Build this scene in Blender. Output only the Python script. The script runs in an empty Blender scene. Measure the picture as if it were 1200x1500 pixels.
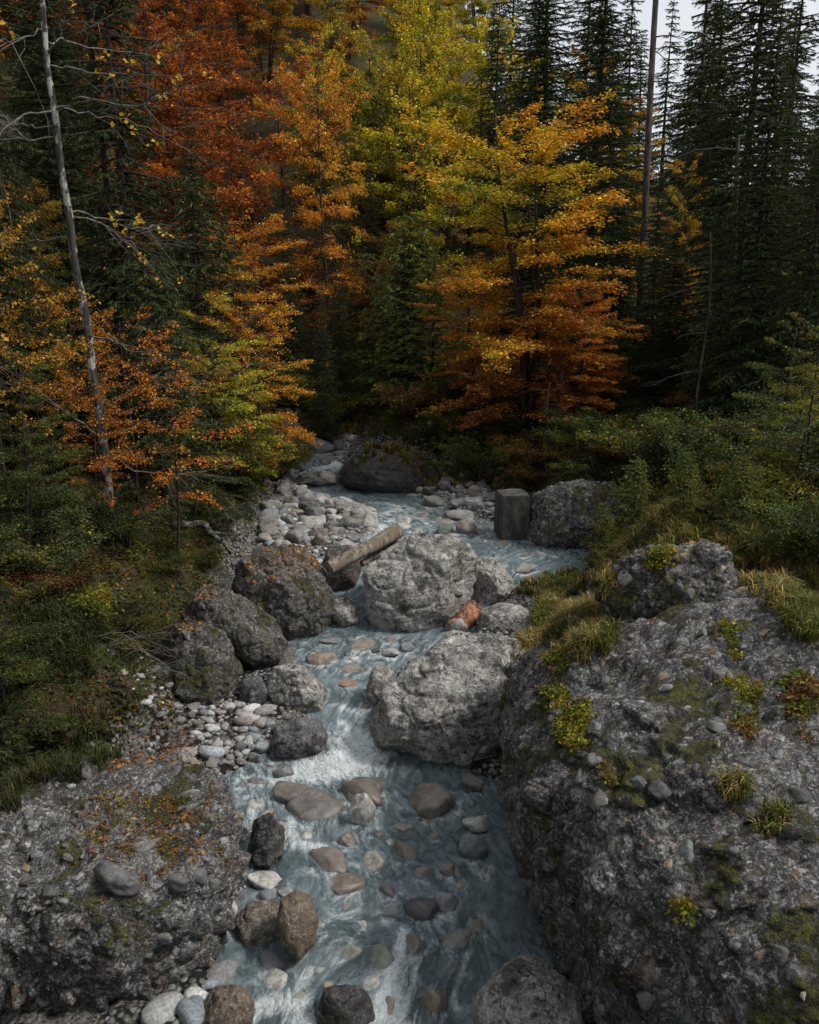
import bpy, bmesh, math, random
import numpy as np
from mathutils import Vector
from mathutils.bvhtree import BVHTree
C = bpy.context.scene.collection
F32 = np.float32
# ---------------------------------------------------------------- camera model
H, PITCH, FPX = 5.5, math.radians(13), 1248.0
CT, ST = math.cos(PITCH), math.sin(PITCH)
CAM = np.array([0, 0, H])
def ray(px, py):
    u, v = (px-600)/FPX, (750-py)/FPX
    return np.array([u, CT+v*ST, -ST+v*CT])
def proj(p):
    p = np.asarray(p, float); d = p-CAM
    dep = d[..., 1]*CT-d[..., 2]*ST
    up = d[..., 1]*ST+d[..., 2]*CT
    dep = np.where(np.abs(dep) < .01, .01, dep)
    return 600+FPX*d[..., 0]/dep, 750-FPX*up/dep, dep
# ---------------------------------------------------------------- noise
def _h(ix, iy, iz, s):
    h = (ix.astype(np.int64)*374761393+iy.astype(np.int64)*668265263+iz.astype(np.int64)*2147483647+s*1274126177) & 0xffffffff
    h = ((h ^ (h >> 13))*1274126177) & 0xffffffff
    h = ((h ^ (h >> 16))*2246822519) & 0xffffffff
    return ((h ^ (h >> 15)) & 0xffffff).astype(np.float64)/0xffffff
def vnoise(p, s=0):
    f = np.floor(p); t = p-f; t = t*t*(3-2*t); i = f.astype(np.int64)
    r = 0
    for dx in (0, 1):
        wx = t[:, 0] if dx else 1-t[:, 0]
        for dy in (0, 1):
            wy = t[:, 1] if dy else 1-t[:, 1]
            for dz in (0, 1):
                wz = t[:, 2] if dz else 1-t[:, 2]
                r = r+wx*wy*wz*_h(i[:, 0]+dx, i[:, 1]+dy, i[:, 2]+dz, s)
    return r*2-1
def fbm(p, sc, oc=4, s=0, g=.5):
    a, r, t = 1., 0, 0
    for k in range(oc):
        r = r+a*vnoise(p*sc+17.3*k, s+k); t += a; a *= g; sc *= 2.03
    return r/t
def worley(p, s=0):
    """distance to nearest cell point, id in 0..1, and second distance"""
    f = np.floor(p).astype(np.int64); b1 = np.full(len(p), 9.); b2 = b1.copy(); idv = np.zeros(len(p))
    for dx in (-1, 0, 1):
        for dy in (-1, 0, 1):
            for dz in (-1, 0, 1):
                ix, iy, iz = f[:, 0]+dx, f[:, 1]+dy, f[:, 2]+dz
                q = np.stack([ix+.15+.7*_h(ix, iy, iz, s+1), iy+.15+.7*_h(ix, iy, iz, s+2), iz+.15+.7*_h(ix, iy, iz, s+3)], 1)-p
                d = np.sqrt((q*q).sum(1)); m = d < b1
                b2 = np.where(m, b1, np.minimum(b2, d)); b1 = np.where(m, d, b1)
                idv = np.where(m, _h(ix, iy, iz, s+4), idv)
    return b1, idv, b2
def sm(a, b, x):
    t = np.clip((x-a)/(b-a), 0, 1); return t*t*(3-2*t)
# ---------------------------------------------------------------- stream + terrain
ZY = [-10, 0, 5, 9.2, 10.5, 13.5, 15.5, 20, 23.8, 24.8, 29, 34, 45, 70]
ZZ = [-.6, -.25, 0, .12, .38, .5, .82, 1.0, 1.1, 1.4, 1.7, 2.1, 3.2, 6.5]
def zs(y): return np.interp(y, ZY, ZZ)
def G(px, py, dz=0.):
    """where the line of sight meets the stream level"""
    d = ray(px, py); t = 8.
    for _ in range(60):
        y = t*d[1]; t2 = (H-(zs(y)+dz))/(-d[2]) if d[2] < 0 else 60
        t += .5*(t2-t)
    return CAM+t*d, t
def table(rows):
    ys, a, b = [], [], []
    for py, l, r in rows:
        y = G(600, py)[0][1]
        dep = G(600, py)[1]
        ys.append(y); a.append((l-600)/FPX*dep); b.append((r-600)/FPX*dep)
    o = np.argsort(ys); return np.array(ys)[o], np.array(a)[o], np.array(b)[o]
BK = table([(1500, -150, 1000), (1300, -60, 900), (1200, 60, 880), (1130, 190, 860), (1080, 270, 860), (1000, 270, 860), (930, 330, 850),
            (850, 335, 860), (800, 375, 860), (760, 385, 790), (730, 400, 735), (700, 405, 700), (680, 410, 640), (660, 418, 530), (640, 428, 520)])
WT = table([(1500, 330, 800), (1400, 350, 800), (1300, 385, 760), (1200, 345, 740), (1150, 325, 720), (1110, 395, 640), (1060, 470, 580), (1000, 450, 580),
            (960, 450, 640), (930, 430, 700), (880, 430, 730), (840, 440, 860), (800, 520, 850), (775, 555, 770), (750, 560, 655), (735, 500, 640),
            (715, 428, 560), (700, 440, 505), (680, 450, 495), (660, 462, 490), (640, 470, 486)])
def ext(T, y, k):
    v = np.interp(y, T[0], T[k]); far = np.maximum(0, y-T[0][-1])
    return v-far*.35-.004*far**2     # the valley bends to the left behind the last pool
def terrain(x, y, detail=True):
    x = np.asarray(x, float); y = np.asarray(y, float)
    z0 = zs(y); xl, xr = ext(BK, y, 1), ext(BK, y, 2); wl, wr = ext(WT, y, 1), ext(WT, y, 2)
    inw = sm(-.35, .25, x-wl)*sm(-.35, .25, wr-x)
    z = z0+.10-.42*inw
    dl, dr = np.maximum(0, xl-x), np.maximum(0, x-xr)
    z = z+.95*np.minimum(dl, 1.3)+.52*np.maximum(0, dl-1.3)+.10*np.maximum(0, dl-12)
    rr = np.maximum(0, dr)
    z = z+.9*np.minimum(rr, 1.3)+.16*np.clip(rr-1.3, 0, 30)+.05*np.maximum(0, rr-31)
    hill = np.maximum(0, y-36)
    edge = .06*y+1
    z = z+(.58*hill)/(1+np.exp((x-edge)/5.5))+.03*hill*sm(0, 1, (x-edge)/20)
    z = z-np.maximum(0, y-150)*.2
    z = z+.75*np.exp(-((x-4.6)/2.6)**2-((y-12.6)/1.9)**2)
    if detail:
        p = np.stack([x.ravel(), y.ravel(), 0*x.ravel()], 1)
        bank = (sm(0, 1.2, dl)+sm(0, 1.2, dr)).ravel()
        n = fbm(p, .35, 3, 5)*.45*bank+fbm(p, 1.6, 3, 9)*.16*(bank+.25)+fbm(p, 7., 2, 4)*.035
        z = z+n.reshape(z.shape)
    return z
def T1(x, y): return float(terrain(np.array([x]), np.array([y]))[0])
def onground(px, py):
    """first hit of the line of sight with the terrain"""
    d = ray(px, py); t = np.arange(3, 160, .08)
    P = CAM+t[:, None]*d; hgt = P[:, 2]-terrain(P[:, 0], P[:, 1])
    k = np.argmax(hgt < 0) if (hgt < 0).any() else len(t)-1
    return P[k], t[k]
# ---------------------------------------------------------------- mesh helpers
def mesh_np(name, V, Fc, smooth=True, col=None, attrs=None):
    me = bpy.data.meshes.new(name)
    V = np.asarray(V, F32); me.vertices.add(len(V)); me.vertices.foreach_set('co', V.ravel())
    groups = Fc if isinstance(Fc, list) else [Fc]
    groups = [np.asarray(g, np.int32) for g in groups if len(g)]
    L = sum(g.size for g in groups); n = sum(len(g) for g in groups)
    me.loops.add(L); me.polygons.add(n)
    me.loops.foreach_set('vertex_index', np.concatenate([g.ravel() for g in groups]))
    tot = np.concatenate([np.full(len(g), g.shape[1], np.int32) for g in groups])
    me.polygons.foreach_set('loop_start', np.concatenate([[0], np.cumsum(tot)[:-1]]).astype(np.int32))
    me.polygons.foreach_set('loop_total', tot)
    me.polygons.foreach_set('use_smooth', np.full(n, smooth))
    if col is not None:
        a = me.color_attributes.new('Col', 'FLOAT_COLOR', 'POINT')
        c = np.ones((len(V), 4), F32); c[:, :3] = col; a.data.foreach_set('color', c.ravel())
    for k, v in (attrs or {}).items():
        a = me.attributes.new(k, 'FLOAT', 'POINT'); a.data.foreach_set('value', np.asarray(v, F32))
    me.update(calc_edges=True); me.validate(); return me
def ob(name, me, mat=None, parent=None, color=None):
    o = bpy.data.objects.new(name, me)
    if me is not None and mat and not me.materials: me.materials.append(mat)
    C.objects.link(o)
    if parent: o.parent = parent
    if color is not None: o.color = (*color, 1)
    return o
def tag(o, label, cat, group=None, kind=None):
    if label: o['label'] = label
    if cat: o['category'] = cat
    if group: o['group'] = group
    if kind: o['kind'] = kind
    return o
def empty(name, loc, label, cat, group=None, rz=0, sc=1):
    o = bpy.data.objects.new(name, None); o.empty_display_size = .2; C.objects.link(o)
    o.location = loc; o.rotation_euler = (0, 0, rz); o.scale = (sc, sc, sc) if np.isscalar(sc) else sc
    return tag(o, label, cat, group)
class MB:
    def __init__(s): s.V, s.Q, s.T, s.n = [], [], [], 0
    def add(s, V, Q=None, T=None):
        s.V.append(V)
        if Q is not None and len(Q): s.Q.append(np.asarray(Q)+s.n)
        if T is not None and len(T): s.T.append(np.asarray(T)+s.n)
        s.n += len(V)
    def tube(s, P, R, k=6):
        P = np.asarray(P, float); R = np.broadcast_to(np.asarray(R, float), (len(P),))
        t = np.gradient(P, axis=0); t /= np.linalg.norm(t, axis=1)[:, None]+1e-9
        ref = np.array([0, 0, 1.]) if abs(t[:, 2]).mean() < .8 else np.array([1., 0, 0])
        u = np.cross(t, ref); u /= np.linalg.norm(u, axis=1)[:, None]+1e-9; v = np.cross(t, u)
        a = np.arange(k)*2*np.pi/k
        V = P[:, None]+R[:, None, None]*(np.cos(a)[None, :, None]*u[:, None]+np.sin(a)[None, :, None]*v[:, None])
        n = len(P); i, j = np.meshgrid(np.arange(n-1), np.arange(k), indexing='ij')
        i, j = i.ravel(), j.ravel(); j2 = (j+1) % k
        Q = np.stack([i*k+j, (i+1)*k+j, (i+1)*k+j2, i*k+j2], 1)
        VV = np.concatenate([V.reshape(-1, 3), P[:1], P[-1:]])
        jj = np.arange(k); T = np.concatenate([np.stack([jj, (jj+1) % k, np.full(k, n*k)], 1),
                            np.stack([(n-1)*k+(jj+1) % k, (n-1)*k+jj, np.full(k, n*k+1)], 1)])
        s.add(VV, Q, T)
    def mesh(s, name, smooth=True, col=None, attrs=None):
        V = np.concatenate(s.V); g = []
        if s.Q: g.append(np.concatenate(s.Q))
        if s.T: g.append(np.concatenate(s.T))
        return mesh_np(name, V, g, smooth, col, attrs)
def leaves(P, N, D, L, W):
    """diamond leaves bent along the midrib: centres, normals, directions, length, width"""
    N = N/(np.linalg.norm(N, axis=1)[:, None]+1e-9)
    D = D-(D*N).sum(1)[:, None]*N; D = D/(np.linalg.norm(D, axis=1)[:, None]+1e-9)
    S = np.cross(N, D); L = L[:, None]; W = W[:, None]
    V = np.stack([P-D*L*.5, P+S*W*.5+N*W*.12-D*L*.05, P+D*L*.5-N*L*.1, P-S*W*.5+N*W*.12-D*L*.05], 1).reshape(-1, 3)
    Q = np.arange(len(P)*4).reshape(-1, 4)
    return V, Q
_ico = {}
def ico(k):
    if k not in _ico:
        bm = bmesh.new(); bmesh.ops.create_icosphere(bm, subdivisions=k, radius=1)
        V = np.array([v.co[:] for v in bm.verts]); Fc = np.array([[v.index for v in f.verts] for f in bm.faces])
        bm.free(); _ico[k] = (V/np.linalg.norm(V, axis=1)[:, None], Fc)
    return _ico[k]
# ---------------------------------------------------------------- materials
class NT:
    def __init__(s, name):
        s.m = bpy.data.materials.new(name); s.m.use_nodes = True; s.t = s.m.node_tree; s.t.nodes.clear()
        s.out = s.n('ShaderNodeOutputMaterial')
    def n(s, typ, **kw):
        nd = s.t.nodes.new(typ)
        for k, v in kw.items():
            if k.startswith('i_'):
                key = k[2:]; key = int(key) if key.isdigit() else key.replace('_', ' ')
                s.put(nd.inputs[key], v)
            else: setattr(nd, k, v)
        return nd
    def put(s, inp, v):
        if isinstance(v, bpy.types.NodeSocket): s.t.links.new(v, inp)
        elif isinstance(v, tuple) and len(v) == 3 and inp.type == 'RGBA': inp.default_value = (*v, 1)
        else: inp.default_value = v
    def math(s, op, a, b=0., c=None, clamp=False):
        nd = s.n('ShaderNodeMath', operation=op, use_clamp=clamp); s.put(nd.inputs[0], a); s.put(nd.inputs[1], b)
        if c is not None: s.put(nd.inputs[2], c)
        return nd.outputs[0]
    def ramp(s, f, a, b):
        nd = s.n('ShaderNodeMapRange', interpolation_type='SMOOTHSTEP'); s.put(nd.inputs[0], f); nd.inputs[1].default_value = a; nd.inputs[2].default_value = b
        return nd.outputs[0]
    def mix(s, f, a, b, typ='MIX'):
        nd = s.n('ShaderNodeMix', data_type='RGBA', blend_type=typ); s.put(nd.inputs[0], f)
        s.put(nd.inputs[6], a); s.put(nd.inputs[7], b); return nd.outputs[2]
    def noise(s, v, sc, det=4, rough=.55, dist=0.):
        nd = s.n('ShaderNodeTexNoise', i_Scale=sc, i_Detail=det, i_Roughness=rough, i_Distortion=dist)
        if v is not None: s.put(nd.inputs['Vector'], v)
        return nd.outputs[0]
    def voro(s, v, sc, feat='F1'):
        nd = s.n('ShaderNodeTexVoronoi', feature=feat, i_Scale=sc); s.put(nd.inputs['Vector'], v); return nd
    def obj(s, mapscale=None, world=False):
        if world: c = s.n('ShaderNodeNewGeometry').outputs['Position']
        else: c = s.n('ShaderNodeTexCoord').outputs['Object']
        if mapscale: c = s.n('ShaderNodeMapping', i_Vector=c, i_Scale=mapscale).outputs[0]
        return c
    def bump(s, h, dist, strength=1., nrm=None):
        nd = s.n('ShaderNodeBump', i_Height=h, i_Distance=dist, i_Strength=strength)
        if nrm is not None: s.put(nd.inputs['Normal'], nrm)
        return nd.outputs[0]
    def pbr(s, col, rough=.8, nrm=None, **kw):
        p = s.n('ShaderNodeBsdfPrincipled', i_Base_Color=col, i_Roughness=rough)
        if nrm is not None: s.put(p.inputs['Normal'], nrm)
        for k, v in kw.items(): s.put(p.inputs[k.replace('_', ' ')], v)
        s.t.links.new(p.outputs[0], s.out.inputs[0]); return p
def up_mask(m, a, b):
    sx = m.n('ShaderNodeSeparateXYZ', i_0=m.n('ShaderNodeNewGeometry').outputs['Normal'])
    return m.ramp(sx.outputs[2], a, b)
def rock_mat(name, kind, dark=(.05, .048, .045), mid=(.16, .155, .15), light=(.38, .37, .35), moss=.5, clast=1., scale=1., brown=0., wetz=True):
    m = NT(name); P = m.obj(world=True)
    warp = m.n('ShaderNodeTexNoise', i_Vector=P, i_Scale=9.*scale, i_Detail=6., i_Roughness=.7)
    Pw = m.n('ShaderNodeMix', data_type='VECTOR', i_0=.12, i_4=P, i_5=warp.outputs[1]).outputs[1]
    n1 = m.noise(P, 1.3*scale, 6, .65); n2 = m.noise(P, 9*scale, 6, .7); n3 = m.noise(P, 45*scale, 4, .7)
    base = m.mix(m.ramp(n1, .32, .68), dark, mid)
    base = m.mix(m.math('MULTIPLY', m.ramp(n2, .45, .70), .75), base, light)
    base = m.mix(m.math('MULTIPLY', m.ramp(m.noise(P, 21*scale, 7, .78, .6), .50, .40), .75), base, (.030, .028, .025))
    base = m.mix(m.math('MULTIPLY', m.ramp(n3, .54, .64), .6), base, tuple(min(.75, c*1.35) for c in light))
    hgt = m.math('MULTIPLY', n3, .25); hgt = m.math('ADD', hgt, m.math('MULTIPLY', n2, .8))
    if kind == 'conglomerate':
        for sc, r0, amt in ((4.1, .30, .6), (9.3, .36, .9), (19., .40, .9), (37., .42, .7)):
            v = m.voro(Pw, sc*scale)
            v.distance = 'MINKOWSKI'; v.inputs['Exponent'].default_value = 1.1; r0 *= 1.38; cs = m.n('ShaderNodeSeparateColor', i_0=v.outputs['Color'])
            on = m.math('GREATER_THAN', cs.outputs[0], .45)
            rr = m.math('MULTIPLY_ADD', cs.outputs[1], .3, r0-.1)
            q = m.math('DIVIDE', v.outputs['Distance'], rr)
            msk = m.math('MULTIPLY', m.ramp(q, 1.0, .82), on)
            tone = m.mix(m.math('POWER', cs.outputs[2], 1.4), (.042, .046, .052), tuple(c*1.25 for c in light))
            tone = m.mix(m.math('MULTIPLY', m.math('GREATER_THAN', cs.outputs[1], .86), .6), tone, (.30, .20, .12))
            tone = m.mix(.5, tone, m.mix(n2, (.3, .3, .3), (1.5, 1.5, 1.5)), 'MULTIPLY')
            base = m.mix(m.math('MULTIPLY', msk, .95*amt*clast), base, tone)
            gap = m.math('MULTIPLY', m.math('MULTIPLY', m.ramp(q, .8, 1.0), m.ramp(q, 1.3, 1.02)), on)
            base = m.mix(m.math('MULTIPLY', gap, .5*clast), base, (.028, .026, .022))
            dome = m.math('SQRT', m.math('MAXIMUM', m.math('SUBTRACT', 1., m.math('MULTIPLY', q, q)), 0.))
            hgt = m.math('ADD', hgt, m.math('MULTIPLY', m.math('MULTIPLY', dome, on), 9.*clast/sc))
    else:
        lay = m.noise(m.n('ShaderNodeMapping', i_Vector=Pw, i_Scale=(.8, .8, 7.), i_Rotation=(.25, .18, .3)).outputs[0], 1.6*scale, 5, .6, .6)
        base = m.mix(m.math('MULTIPLY', m.ramp(lay, .5, .36), .6), base, dark)
        hgt = m.math('ADD', hgt, m.math('MULTIPLY', lay, 2.2 if kind == 'strata' else .8))
        pit = m.voro(Pw, 13*scale); pm = m.math('MULTIPLY', m.ramp(pit.outputs['Distance'], .30, .12), m.ramp(m.noise(P, 2.2, 3), .48, .6))
        base = m.mix(m.math('MULTIPLY', pm, .8), base, (.03, .028, .024)); hgt = m.math('SUBTRACT', hgt, m.math('MULTIPLY', pm, .7))
    if brown: base = m.mix(m.math('MULTIPLY', m.ramp(m.noise(P, 1.1, 4), .35, .6), brown), base, (.17, .115, .07))
    # cracks
    ck = m.math('ABSOLUTE', m.math('SUBTRACT', m.noise(P, .95*scale, 7, .6, .8), .5)); ckm = m.math('MULTIPLY', m.math('MULTIPLY', m.ramp(ck, .010, .002), m.ramp(m.noise(P, 1.9, 3), .5, .6)), 0. if brown else .6)
    base = m.mix(ckm, base, (.015, .014, .012)); hgt = m.math('SUBTRACT', hgt, m.math('MULTIPLY', ckm, 1.2))
    # dark lichen + moss
    lich = m.ramp(m.noise(P, 3.1, 8, .76), .535, .60)
    base = m.mix(m.math('MULTIPLY', lich, .7 if kind != 'conglomerate' else .38), base, (.022, .02, .014))
    rough = .82
    if moss:
        mn = m.noise(P, 1.7, 8, .72); t = .70-.22*moss
        mm = m.math('MULTIPLY', m.ramp(mn, t, t+.07), up_mask(m, -.1, .55))
        mc = m.mix(m.ramp(m.noise(P, 14, 4), .35, .65), (.022, .022, .006), (.13, .125, .018))
        base = m.mix(m.math('MULTIPLY', mm, .9), base, mc)
        hgt = m.math('ADD', hgt, m.math('MULTIPLY', mm, m.math('MULTIPLY_ADD', m.noise(P, 60, 3), 1.4, .5)))
    nrm = m.bump(hgt, .045, 1.)
    m.pbr(base, rough, nrm, Specular_IOR_Level=.3)
    return m.m
def cobble_mat(name, wet=False):
    m = NT(name); P = m.obj(world=True); oc = m.n('ShaderNodeObjectInfo')
    n1 = m.noise(P, 6, 6, .65); n2 = m.noise(P, 38, 5, .7)
    band = m.noise(m.obj((1., 1.2, 9.)), 1.3, 4, .6, .8)
    c = m.mix(m.ramp(n1, .3, .7), m.mix(1., oc.outputs['Color'], (.62, .6, .58), 'MULTIPLY'), m.mix(1., oc.outputs['Color'], (1.15, 1.13, 1.1), 'MULTIPLY'))
    c = m.mix(m.math('MULTIPLY', m.ramp(band, .6, .68), .25), c, (.45, .44, .42))
    c = m.mix(m.math('MULTIPLY', m.ramp(n2, .54, .68), .6), c, (.035, .032, .028)); c = m.mix(m.math('MULTIPLY', m.ramp(m.noise(P, 17, 6, .75), .56, .44), .4), c, (.06, .055, .05))
    c = m.mix(m.math('MULTIPLY', m.ramp(m.noise(P, 2.2, 6, .7), .6, .7), .35), c, (.12, .09, .05))
    m.pbr(c, .35 if wet else .75, m.bump(m.math('ADD', m.math('MULTIPLY', n1, 1.2), m.math('MULTIPLY', n2, .5)), .012), Specular_IOR_Level=.5 if wet else .3)
    return m.m
def leaf_mat(name, trans=.35, rough=.6):
    m = NT(name); a = m.n('ShaderNodeAttribute', attribute_name='Col'); oc = m.n('ShaderNodeObjectInfo')
    c = m.mix(1., a.outputs['Color'], oc.outputs['Color'], 'MULTIPLY')
    p = m.n('ShaderNodeBsdfPrincipled', i_Base_Color=c, i_Roughness=rough); p.inputs['Specular IOR Level'].default_value = .25
    t = m.n('ShaderNodeBsdfTranslucent', i_Color=m.mix(1., c, (1.25, 1.1, .7), 'MULTIPLY'))
    x = m.n('ShaderNodeMixShader', i_0=trans, i_1=p.outputs[0], i_2=t.outputs[0]); m.t.links.new(x.outputs[0], m.out.inputs[0])
    return m.m
def bark_mat(name, a, b, patch=None, vs=3.):
    m = NT(name); P = m.obj((1., 1., .18)); n = m.noise(P, 14, 6, .7); c = m.mix(m.ramp(n, .35, .65), a, b)
    if patch: c = m.mix(m.ramp(m.noise(m.obj((1, 1, .6)), vs*1.6, 5, .7), .50, .58), c, patch)
    m.pbr(c, .9, m.bump(n, .02, .8), Specular_IOR_Level=.2); return m.m
def ground_mat():
    m = NT('forest_floor'); P = m.obj(world=True); sep = m.n('ShaderNodeSeparateXYZ', i_0=P)
    n1 = m.noise(P, .9, 6, .65); n2 = m.noise(P, 7, 7, .75); n3 = m.noise(P, 32, 5, .7)
    soil = m.mix(m.ramp(n2, .35, .65), (.018, .013, .008), (.075, .052, .030))
    lit = m.voro(P, 15); cs = m.n('ShaderNodeSeparateColor', i_0=lit.outputs['Color'])
    soil = m.mix(m.math('MULTIPLY', m.math('GREATER_THAN', cs.outputs[0], .72), m.ramp(lit.outputs['Distance'], .5, .3)), soil, m.mix(cs.outputs[1], (.10, .045, .014), (.17, .10, .04)))
    moss = m.mix(m.ramp(n3, .3, .7), (.014, .018, .005), (.06, .07, .015))
    c = m.mix(m.ramp(n1, .44, .58), soil, moss)
    # gravel where the attribute says the stream bed and its bars are
    g = m.n('ShaderNodeAttribute', attribute_name='gravel').outputs['Fac']
    v = m.voro(P, 16); vs = m.n('ShaderNodeSeparateColor', i_0=v.outputs['Color']); q = v.outputs['Distance']
    gr = m.mix(vs.outputs[0], (.07, .07, .072), (.36, .355, .34)); gr = m.mix(m.math('MULTIPLY', m.math('GREATER_THAN', vs.outputs[1], .8), .5), gr, (.17, .11, .07))
    gr = m.mix(m.ramp(q, .38, .6), gr, (.02, .018, .015))
    v2 = m.voro(P, 42); v2s = m.n('ShaderNodeSeparateColor', i_0=v2.outputs['Color']); gr2 = m.mix(v2s.outputs[0], (.04, .038, .035), (.22, .21, .19))
    gr = m.mix(m.ramp(m.noise(P, 2.5, 3), .5, .56), gr, gr2)
    c = m.mix(m.ramp(m.math('ADD', g, m.math('MULTIPLY_ADD', n2, .7, -.35)), .4, .6), c, gr)
    h = m.math('ADD', m.math('MULTIPLY', n2, 1.2), m.math('MULTIPLY', n3, .6)); h = m.math('SUBTRACT', h, m.math('MULTIPLY', m.math('MULTIPLY', q, g), 1.6))
    m.pbr(c, .9, m.bump(h, .05, .9), Specular_IOR_Level=.2); return m.m
def water_mat():
    m = NT('stream_water'); P = m.obj(world=True)
    foam = m.n('ShaderNodeAttribute', attribute_name='foam').outputs['Fac']
    flow = m.n('ShaderNodeTexCoord').outputs['UV'] if False else m.n('ShaderNodeAttribute', attribute_name='flow').outputs['Vector']
    S = m.n('ShaderNodeMapping', i_Vector=flow, i_Scale=(3.3, 1.35, 1.)).outputs[0]
    st = m.noise(S, 1.6, 9, .70, 1.6); st2 = m.noise(m.n('ShaderNodeMapping', i_Vector=flow, i_Scale=(8., 4.2, 1.)).outputs[0], 1.8, 9, .74, 1.1)
    big = m.noise(P, .9, 4, .6)
    fm = m.ramp(m.math('ADD', foam, m.math('MULTIPLY', m.math('MULTIPLY_ADD', m.math('ADD', m.math('MULTIPLY', st, .6), m.math('MULTIPLY', st2, .4)), 3.6, -1.8), m.math('MULTIPLY_ADD', foam, 1.6, .30, clamp=True))), .20, 1.12)
    fm = m.math('MULTIPLY', fm, m.math('MULTIPLY_ADD', m.ramp(m.noise(P, 26, 7, .78, .8), .38, .54), .48, .52))
    milk = m.math('MULTIPLY_ADD', m.ramp(m.math('ADD', m.math('MULTIPLY', st, .5), m.math('MULTIPLY', big, .5)), .35, .65), .38, .30)
    body = m.mix(m.ramp(m.math('ADD', m.math('MULTIPLY', st, .6), m.math('MULTIPLY', st2, .4)), .32, .72), (.11, .19, .215), (.55, .66, .70))
    nrm = m.bump(m.math('ADD', m.math('MULTIPLY', st, 1.), m.math('MULTIPLY', st2, .45)), .10, 1.)
    tr = m.n('ShaderNodeBsdfTransparent', i_Color=(.70, .86, .89))
    df = m.n('ShaderNodeBsdfDiffuse', i_Color=body, i_Normal=nrm)
    a = m.n('ShaderNodeMixShader', i_0=milk, i_1=tr.outputs[0], i_2=df.outputs[0])
    gl = m.n('ShaderNodeBsdfGlossy', i_Roughness=.13, i_Normal=nrm, i_Color=(.9, .95, 1.))
    fr = m.n('ShaderNodeFresnel', i_IOR=1.36, i_Normal=nrm)
    b = m.n('ShaderNodeMixShader', i_0=m.math('MULTIPLY_ADD', fr.outputs[0], .85, .03, clamp=True), i_1=a.outputs[0], i_2=gl.outputs[0])
    fo = m.n('ShaderNodeBsdfDiffuse', i_Color=m.mix(m.ramp(st2, .35, .6), (.50, .60, .63), (.86, .89, .90)), i_Normal=nrm)
    c = m.n('ShaderNodeMixShader', i_0=fm, i_1=b.outputs[0], i_2=fo.outputs[0]); m.t.links.new(c.outputs[0], m.out.inputs[0])
    return m.m
M = dict(
    cong=rock_mat('conglomerate_rock', 'conglomerate', dark=(.030, .030, .032), mid=(.10, .098, .096), light=(.42, .41, .395), moss=.78),
    pale=rock_mat('pale_limestone', 'strata', dark=(.13, .12, .105), mid=(.40, .38, .35), light=(.66, .635, .59), moss=.42),
    pitted=rock_mat('pitted_pale_rock', 'pitted', dark=(.12, .11, .098), mid=(.33, .315, .29), light=(.62, .595, .55), moss=.5),
    mossy=rock_mat('mossy_conglomerate', 'conglomerate', dark=(.045, .042, .038), mid=(.12, .113, .10), light=(.36, .34, .31), moss=.9, scale=1.3),
    dark=rock_mat('dark_rock', 'pitted', dark=(.022, .021, .021), mid=(.06, .058, .056), light=(.13, .125, .12), moss=.55),
    brown=rock_mat('brown_rock', 'pitted', dark=(.06, .05, .04), mid=(.16, .135, .11), light=(.33, .30, .265), moss=.35, brown=.35),
    grey=rock_mat('grey_rock', 'pitted', dark=(.06, .06, .06), mid=(.125, .124, .122), light=(.26, .255, .25), moss=.25),
    cobble=cobble_mat('cobble_stone'), wet=cobble_mat('wet_cobble', True),
    leaf=leaf_mat('autumn_leaf'), needle=leaf_mat('spruce_needle', .12, .7), grass=leaf_mat('grass_blade', .3, .65),
    bark=bark_mat('dark_bark', (.020, .015, .012), (.065, .052, .042)),
    birch=bark_mat('silver_bark', (.022, .020, .017), (.08, .075, .068), (.36, .35, .33)),
    twig=bark_mat('pale_twig', (.09, .08, .07), (.22, .20, .175)),
    pinebark=bark_mat('grey_bark', (.035, .028, .025), (.12, .10, .09)),
    wood=bark_mat('weathered_log', (.07, .055, .042), (.27, .225, .18), (.15, .12, .09)),
    redwood=bark_mat('red_brown_log', (.16, .07, .04), (.36, .18, .11), (.06, .03, .02)),
    ground=ground_mat(), water=water_mat())
# ---------------------------------------------------------------- terrain + water sheets
def spaced(a0, a1, fine0, fine1, d, grow):
    xs = list(np.arange(fine0, fine1, d)); s = d; v = xs[-1]
    while v < a1: s *= grow; v += s; xs.append(v)
    s = d; v = xs[0]
    while v > a0: s *= grow; v -= s; xs.insert(0, v)
    return np.array(xs)
def grid_mesh(name, X, Y, Z, attrs=None):
    ny, nx = X.shape; i, j = np.meshgrid(np.arange(ny-1), np.arange(nx-1), indexing='ij'); a = (i*nx+j).ravel()
    return mesh_np(name, np.stack([X.ravel(), Y.ravel(), Z.ravel()], 1), np.stack([a, a+1, a+nx+1, a+nx], 1), True, None, attrs)
gx = spaced(-160, 160, -8, 8, .07, 1.035); gy = spaced(-25, 240, 2, 32, .07, 1.03)
X, Y = np.meshgrid(gx, gy); Z = terrain(X, Y)
xl, xr = ext(BK, Y, 1), ext(BK, Y, 2)
grav = (sm(-.9, .1, X-xl)*sm(-.9, .1, xr-X)*(1-sm(27, 29, Y))).ravel()
g_me = grid_mesh('ground', X, Y, Z, {'gravel': grav})
ground = tag(ob('ground', g_me, M['ground']), None, None, kind='structure')
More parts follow.
